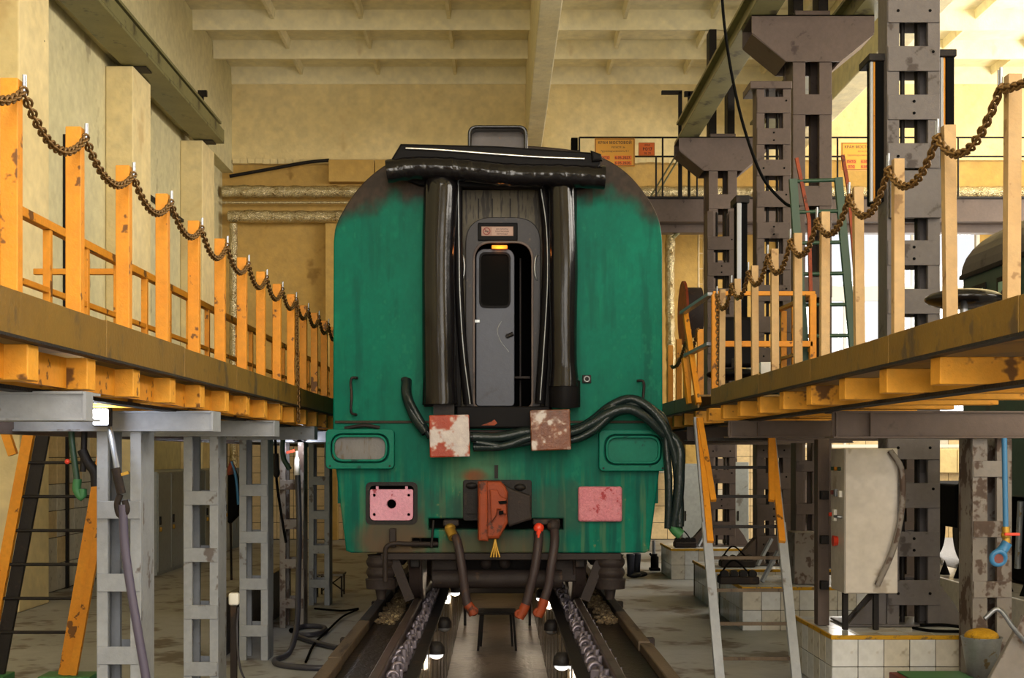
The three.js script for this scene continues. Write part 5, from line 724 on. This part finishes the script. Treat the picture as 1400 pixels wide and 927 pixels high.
  const gt = thing('floor_tray', 'low red and green tray in front of the tiled plinth', 'tray', X(1280, 10.9), FLOOR, 10.9); obj('tray', rb(X(1225, 10.9), X(1322, 10.9), FLOOR, Y(924, 10.9), 10.7, 11.1, 0.01), M.redBrown, gt); obj('lining', rb(X(1235, 10.9), X(1322, 10.9), Y(924, 10.9), Y(922, 10.9), 10.72, 11.08, 0.006), M.green, gt);
  // gear lying on the plinths
  const gear = (label, d, px, py, s) => { const g = thing('rope_pulley_gear', label, 'gear', X(px, d), PT, d); obj('frame', [rb(X(px, d) - 0.3 * s, X(px, d) + 0.25 * s, PT + 0.006, PT + 0.1, d - 0.1, d + 0.15, 0.02)], M.under, g); obj('arm', bar(V(X(px, d) + 0.3 * s, PT + 0.03, -d), V(X(px, d) + 0.55 * s, PT + 0.45 * s, -d - 0.1), 0.05, 0.04), M.grey, g); for (let i = 0; i < 4; i++) obj('roller', new THREE.CylinderGeometry(0.05, 0.05, 0.1, 12).rotateX(Math.PI / 2).translate(X(px, d) - 0.22 * s + i * 0.13 * s, PT + 0.13, -d), M.dark, g); obj('wire', sweep([V(X(px, d) - 0.3 * s, PT + 0.1, -d), V(X(px, d) - 0.1 * s, PT + 0.3, -d), V(X(px, d) + 0.15 * s, PT + 0.12, -d - 0.05)], 0.012, 20, 5), M.black, g); return g; };
  gear('dark roller gear lying on the plinth behind the ladder', 16.5, 1012, 790, 0.9); gear('oily gear with wires on the third tiled plinth', 19.0, 1010, 765, 0.9); gear('coupling gear heap on the far tiled plinth', 23.0, 938, 730, 0.7);
  // far cabinets, boards
  const fc = (label, px0, px1, py, d, m = M.locker) => { const t = thing('tall_cabinet', label, 'cabinet', (X(px0, d) + X(px1, d)) / 2, FLOOR, d); obj('body', rb(X(px0, d), X(px1, d), FLOOR, Y(py, d), d + 0.02, d + 0.5, 0.01), m, t); const dr = obj('door', rb(X(px0, d) + 0.02, X(px1, d) - 0.02, FLOOR + 0.08, Y(py, d) - 0.03, d, d + 0.02, 0.006), m, t); obj('handle', rb(X(px0, d) + 0.06, X(px0, d) + 0.09, FLOOR + 0.8, FLOOR + 1, d - 0.03, d, 0.006), M.dark, dr); };
  fc('tall grey cabinet behind the hanging jumper cables', 932, 962, 634, 27); fc('tall grey cabinet seen through the ladder rungs', 1004, 1024, 632, 27); fc('dark tall cabinet between two brown columns', 1098, 1118, 645, 26.1, M.brown);
  // bottle jack and boots
  const jd = 24.5, jk = thing('bottle_jack', 'small black bottle jack on the floor beside the far plinth', 'jack', X(895, jd), FLOOR, jd); obj('base', rb(X(888, jd), X(902, jd), FLOOR, FLOOR + 0.05, jd - 0.12, jd + 0.12, 0.01), M.black, jk); obj('cylinder', lathe([[0.001, 0], [0.075, 0], [0.075, 0.2], [0.05, 0.22], [0.05, 0.26], [0.001, 0.26]], X(895, jd), FLOOR + 0.05, jd, 16), M.black, jk); obj('ram', rod(V(X(894, jd), FLOOR + 0.3, -jd), V(X(894, jd), FLOOR + 0.56, -jd), 0.03), M.steel, jk); obj('lever_socket', bar(V(X(895, jd), FLOOR + 0.2, -jd), V(X(888, jd), FLOOR + 0.32, -jd + 0.05), 0.03), M.black, jk);
  const bt = 23; for (const [px, o] of [[862, 0], [872, 0.16]]) { const b = thing('rubber_boot', o ? 'dark navy rubber boot nearer the bottle jack' : 'dark navy rubber boot nearer the carriage spring', 'boot', X(px, bt), FLOOR, bt + o, 'pair of boots'); obj('shaft', lathe([[0.001, 0.06], [0.06, 0.06], [0.06, 0.2], [0.075, 0.4], [0.07, 0.42], [0.06, 0.4], [0.001, 0.38]], X(px, bt), FLOOR, bt + o, 14), M.lockerBlue.clone(), b).material = plain(0x12182a, 0.5); obj('foot', new THREE.SphereGeometry(0.07, 14, 8).scale(1.9, 0.75, 0.9).translate(X(px, bt) + 0.06, FLOOR + 0.055, -bt - o), plain(0x10141f, 0.5), b); }
  // second coach in the right bay with its raised kerb
  const kb2 = thing('track_kerb', 'white kerb with a row of dark stops beside the second coach', 'kerb', 6.2, FLOOR, 15); obj('kerb', rb(5.9, 6.6, FLOOR, -0.2, 8, 26, 0.02), M.tileB, kb2); for (let i = 0; i < 14; i++) obj('stop', new THREE.ConeGeometry(0.07, 0.2, 10).translate(6.1, -0.1, -(13 + i * 0.55)), M.black, kb2);
  const cz0 = 7.6, cz1 = 18.4, cs = 6.5, ey = EYE + 2.48, c2 = thing('railway_coach', 'grey roofed dark green coach on the right bay track', 'train carriage', 8, -0.2, 13);
  obj('body', rb(cs, cs + 3.0, 0.9, ey, cz0, cz1, 0.04), M.coach, c2); const rp = []; for (let i = 0; i <= 20; i++) { const a = Math.PI * i / 20; rp.push([cs + 1.5 + 1.53 * Math.cos(a), ey + 0.85 * Math.sin(a)]); } obj('roof', prism(shapeOf(rp), cz0, cz1, 0.02), M.roofGrey, c2); obj('gutter', rb(cs - 0.05, cs + 0.02, ey - 0.04, ey + 0.02, cz0, cz1, 0.01), M.dark, c2);
  for (let i = 0; i < 7; i++) { const w0 = cz1 - 0.9 - i * 1.15; const wf = obj('window_frame', rb(cs - 0.02, cs + 0.005, ey - 0.95, ey - 0.18, w0, w0 + 0.75, 0.008), M.dark, c2); obj('glass', rb(cs - 0.025, cs - 0.018, ey - 0.88, ey - 0.25, w0 + 0.07, w0 + 0.68, 0.003), M.coachGlass, wf); }
  obj('roof_vent', [rb(cs + 0.5, cs + 1.1, ey + 0.62, ey + 0.85, cz1 - 2.6, cz1 - 1.2, 0.04)], M.dark, c2); obj('roof_vent', rb(cs + 0.8, cs + 1.3, ey + 0.7, ey + 1.0, cz1 - 5, cz1 - 3.8, 0.04), M.dark, c2); obj('bogie', rb(cs + 0.1, cs + 2.9, -0.18, 0.88, cz1 - 4, cz1 - 0.8, 0.05), M.black, c2); for (let i = 0; i < 8; i++) obj('spring_rod', rod(V(cs + 0.06, 0.0, -(cz1 - 1 - i * 0.4)), V(cs + 0.06, 0.85, -(cz1 - 1.1 - i * 0.4)), 0.04), i % 2 ? M.under : M.zinc, c2); obj('track_bed', rb(cs + 0.12, cs + 2.9, FLOOR, -0.2, 7, 26, 0.02), M.oily, c2);
  const bgd = thing('spare_bogie', 'dark spare bogie with hanging rods behind the large jack tower', 'bogie', 8, -0.2, 20.6); obj('frame', rb(6.75, 9.3, 0.35, 1.0, 19.4, 22, 0.05), M.black, bgd); for (const q of [19.9, 21.5]) for (const x of [7.1, 8.6]) obj('wheel', new THREE.CylinderGeometry(0.47, 0.47, 0.12, 28).rotateZ(Math.PI / 2).translate(x, 0.27, -q), M.dark, bgd); for (let i = 0; i < 6; i++) obj('rod', rod(V(6.8 + i * 0.14, 0.05 + 0.1 * (i % 3), -19.36), V(6.82 + i * 0.14, 1.1, -19.36), 0.035), i % 2 ? M.under : M.dark, bgd);
  const cup = thing('wall_cupboard', 'cream cupboard with two doors on the end wall behind the coach', 'cupboard', X(1308, 33.2), Y(647, 33.2), 33.2); obj('body', rb(X(1284, 33.2), X(1334, 33.2), Y(647, 33.2), Y(613, 33.2), 33.22, 33.46, 0.01), M.tileCream, cup); for (const q of [[1285, 1308], [1309, 1333]]) obj('door', rb(X(q[0], 33.2), X(q[1], 33.2), Y(646, 33.2), Y(614, 33.2), 33.18, 33.22, 0.008), M.plaster, cup);
  // things on the right platform
  const sd = 8.2, st = thing('work_stool', 'black padded stool on the right platform behind the pale posts', 'stool', X(1318, sd), topR, sd); obj('seat', new THREE.SphereGeometry(0.24, 28, 14).scale(1, 0.26, 0.95).translate(X(1318, sd), Y(409, sd), -sd), M.rubber, st); obj('pedestal', rod(V(X(1318, sd), topR, -sd), V(X(1318, sd), Y(412, sd), -sd), 0.025), M.steel, st); obj('base', lathe([[0.001, 0], [0.2, 0], [0.2, 0.02], [0.03, 0.05], [0.001, 0.05]], X(1318, sd), topR - 0.011, sd, 20), M.dark, st); obj('back_bar', bar(P(1356, 424, sd), P(1374, 396, sd), 0.03, 0.02), M.dark, st);
  const hd = 12.7, ch = thing('office_chair', 'black office chair behind the orange railing on the right platform', 'chair', X(1008, hd), topR, hd); obj('seat', new THREE.SphereGeometry(0.24, 24, 12).scale(1.1, 0.25, 1).translate(X(1003, hd), Y(512, hd), -hd), M.rubberMatt, ch); obj('backrest', new RoundedBoxGeometry(0.44, 0.5, 0.1, 4, 0.05).translate(X(1012, hd), Y(465, hd), -hd - 0.25), M.rubberMatt, ch); obj('pedestal', rod(V(X(1005, hd), topR - 0.011, -hd), V(X(1005, hd), Y(512, hd), -hd), 0.03), M.steel, ch); obj('back_stem', bar(V(X(1006, hd), Y(514, hd), -hd - 0.1), V(X(1010, hd), Y(480, hd), -hd - 0.24), 0.05, 0.02), M.dark, ch);
  const td = 13.4, ds = thing('bench_table', 'dark work bench with green bag on the right platform', 'bench', X(1050, td), topR, td); obj('top', rb(X(1020, td), X(1070, td), Y(515, td), Y(511, td), td, td + 0.4, 0.006), M.dark, ds); for (const px of [1022, 1068]) obj('leg', rb(X(px, td) - 0.02, X(px, td) + 0.02, topR - 0.011, Y(515, td), td + 0.02, td + 0.06, 0.004), M.dark, ds);
  const wb = thing('squeeze_bottle', 'white plastic squeeze bottle with pointed cap on the work bench', 'bottle', X(1026, 13.5), Y(511, td), 13.5); obj('bottle', lathe([[0.001, 0], [0.045, 0], [0.045, 0.12], [0.012, 0.2], [0.001, 0.2]], X(1026, 13.5), Y(511, td), 13.5, 16), M.white, wb); obj('cap', lathe([[0.012, 0.2], [0.004, 0.27], [0.001, 0.27]], X(1026, 13.5), Y(511, td), 13.5, 10), M.white, wb);
  tag(obj('white_box', rb(X(1040, 13.5), X(1056, 13.5), Y(511, td), Y(494, td), 13.5, 13.7, 0.01), M.white), 'white box standing on the dark work bench', 'box'); tag(obj('green_bag', new THREE.SphereGeometry(0.17, 20, 12).scale(1.1, 0.75, 0.7).translate(X(1066, 14.4), topR + 0.12, -14.4), M.cable), 'dark green bag lying behind the work bench', 'bag');
  const ld = 12.1, sl = thing('step_ladder', 'dark green step ladder with orange struts standing on the right platform', 'step ladder', X(1130, ld), topR, ld), fy = topR - 0.011; const u0 = [P(1084, 245, ld), V(X(1104, ld), fy, -ld)], u1 = [P(1146, 243, ld), V(X(1172, ld), fy, -ld)]; for (const u of [u0, u1]) obj('upright', bar(u[0], u[1], 0.07, 0.05, V(0, 0, 1)), M.darkGreen, sl); for (let i = 0; i < 7; i++) { const q = 0.01 + i * 0.145; obj('rung', rod(u0[0].clone().lerp(u0[1], q), u1[0].clone().lerp(u1[1], q), 0.018), M.darkGreen, sl); } obj('strut', [bar(P(1089, 216, ld), P(1106, 300, ld), 0.03), bar(P(1106, 300, ld), V(X(1108, ld), fy, -ld + 0.1), 0.03)], M.rust, sl); obj('strut', [bar(P(1152, 212, ld), P(1160, 258, ld), 0.03), bar(P(1160, 258, ld), V(X(1178, ld), fy, -ld + 0.1), 0.03)], M.rust, sl);
  // wires and distant ladder
  tag(obj('hanging_wire', sweep([P(985, -40, 17), P(990, 30, 17), P(1002, 110, 17), P(1022, 190, 17), P(1046, 248, 17), P(1070, 275, 17), P(1092, 282, 16)], 0.02, 60, 6), M.black), 'black wire drooping in front of the brown tower', 'wire');
  const wl = 32.6, wld = thing('wall_ladder', 'thin pale steel ladder on the end wall beside the foil riser', 'ladder', X(958, wl), FLOOR, wl); for (const px of [955, 962]) obj('stringer', rod(V(X(px, wl), FLOOR, -wl), P(px, 300, wl), 0.025), M.tileCream, wld); for (let i = 0; i < 20; i++) obj('rung', rod(V(X(955, wl), FLOOR + 0.3 + i * 0.38, -wl), V(X(962, wl), FLOOR + 0.3 + i * 0.38, -wl), 0.015), M.tileCream, wld);
  const dz = 31, dr = thing('cable_drum', 'brown wooden cable drum on a stand against the end wall', 'drum', X(944, dz), FLOOR, dz); obj('disc', new THREE.CylinderGeometry(0.75, 0.75, 0.06, 32).rotateZ(Math.PI / 2).translate(X(934, dz), Y(428, dz), -dz), M.rust, dr); obj('barrel', new THREE.CylinderGeometry(0.6, 0.6, 0.4, 28).rotateZ(Math.PI / 2).translate(X(946, dz), Y(428, dz), -dz), M.under, dr); obj('stand', rb(X(936, dz), X(956, dz), FLOOR, Y(455, dz), dz - 0.1, dz + 0.3, 0.02), M.ochre, dr);
}
renderer.render(scene, camera);
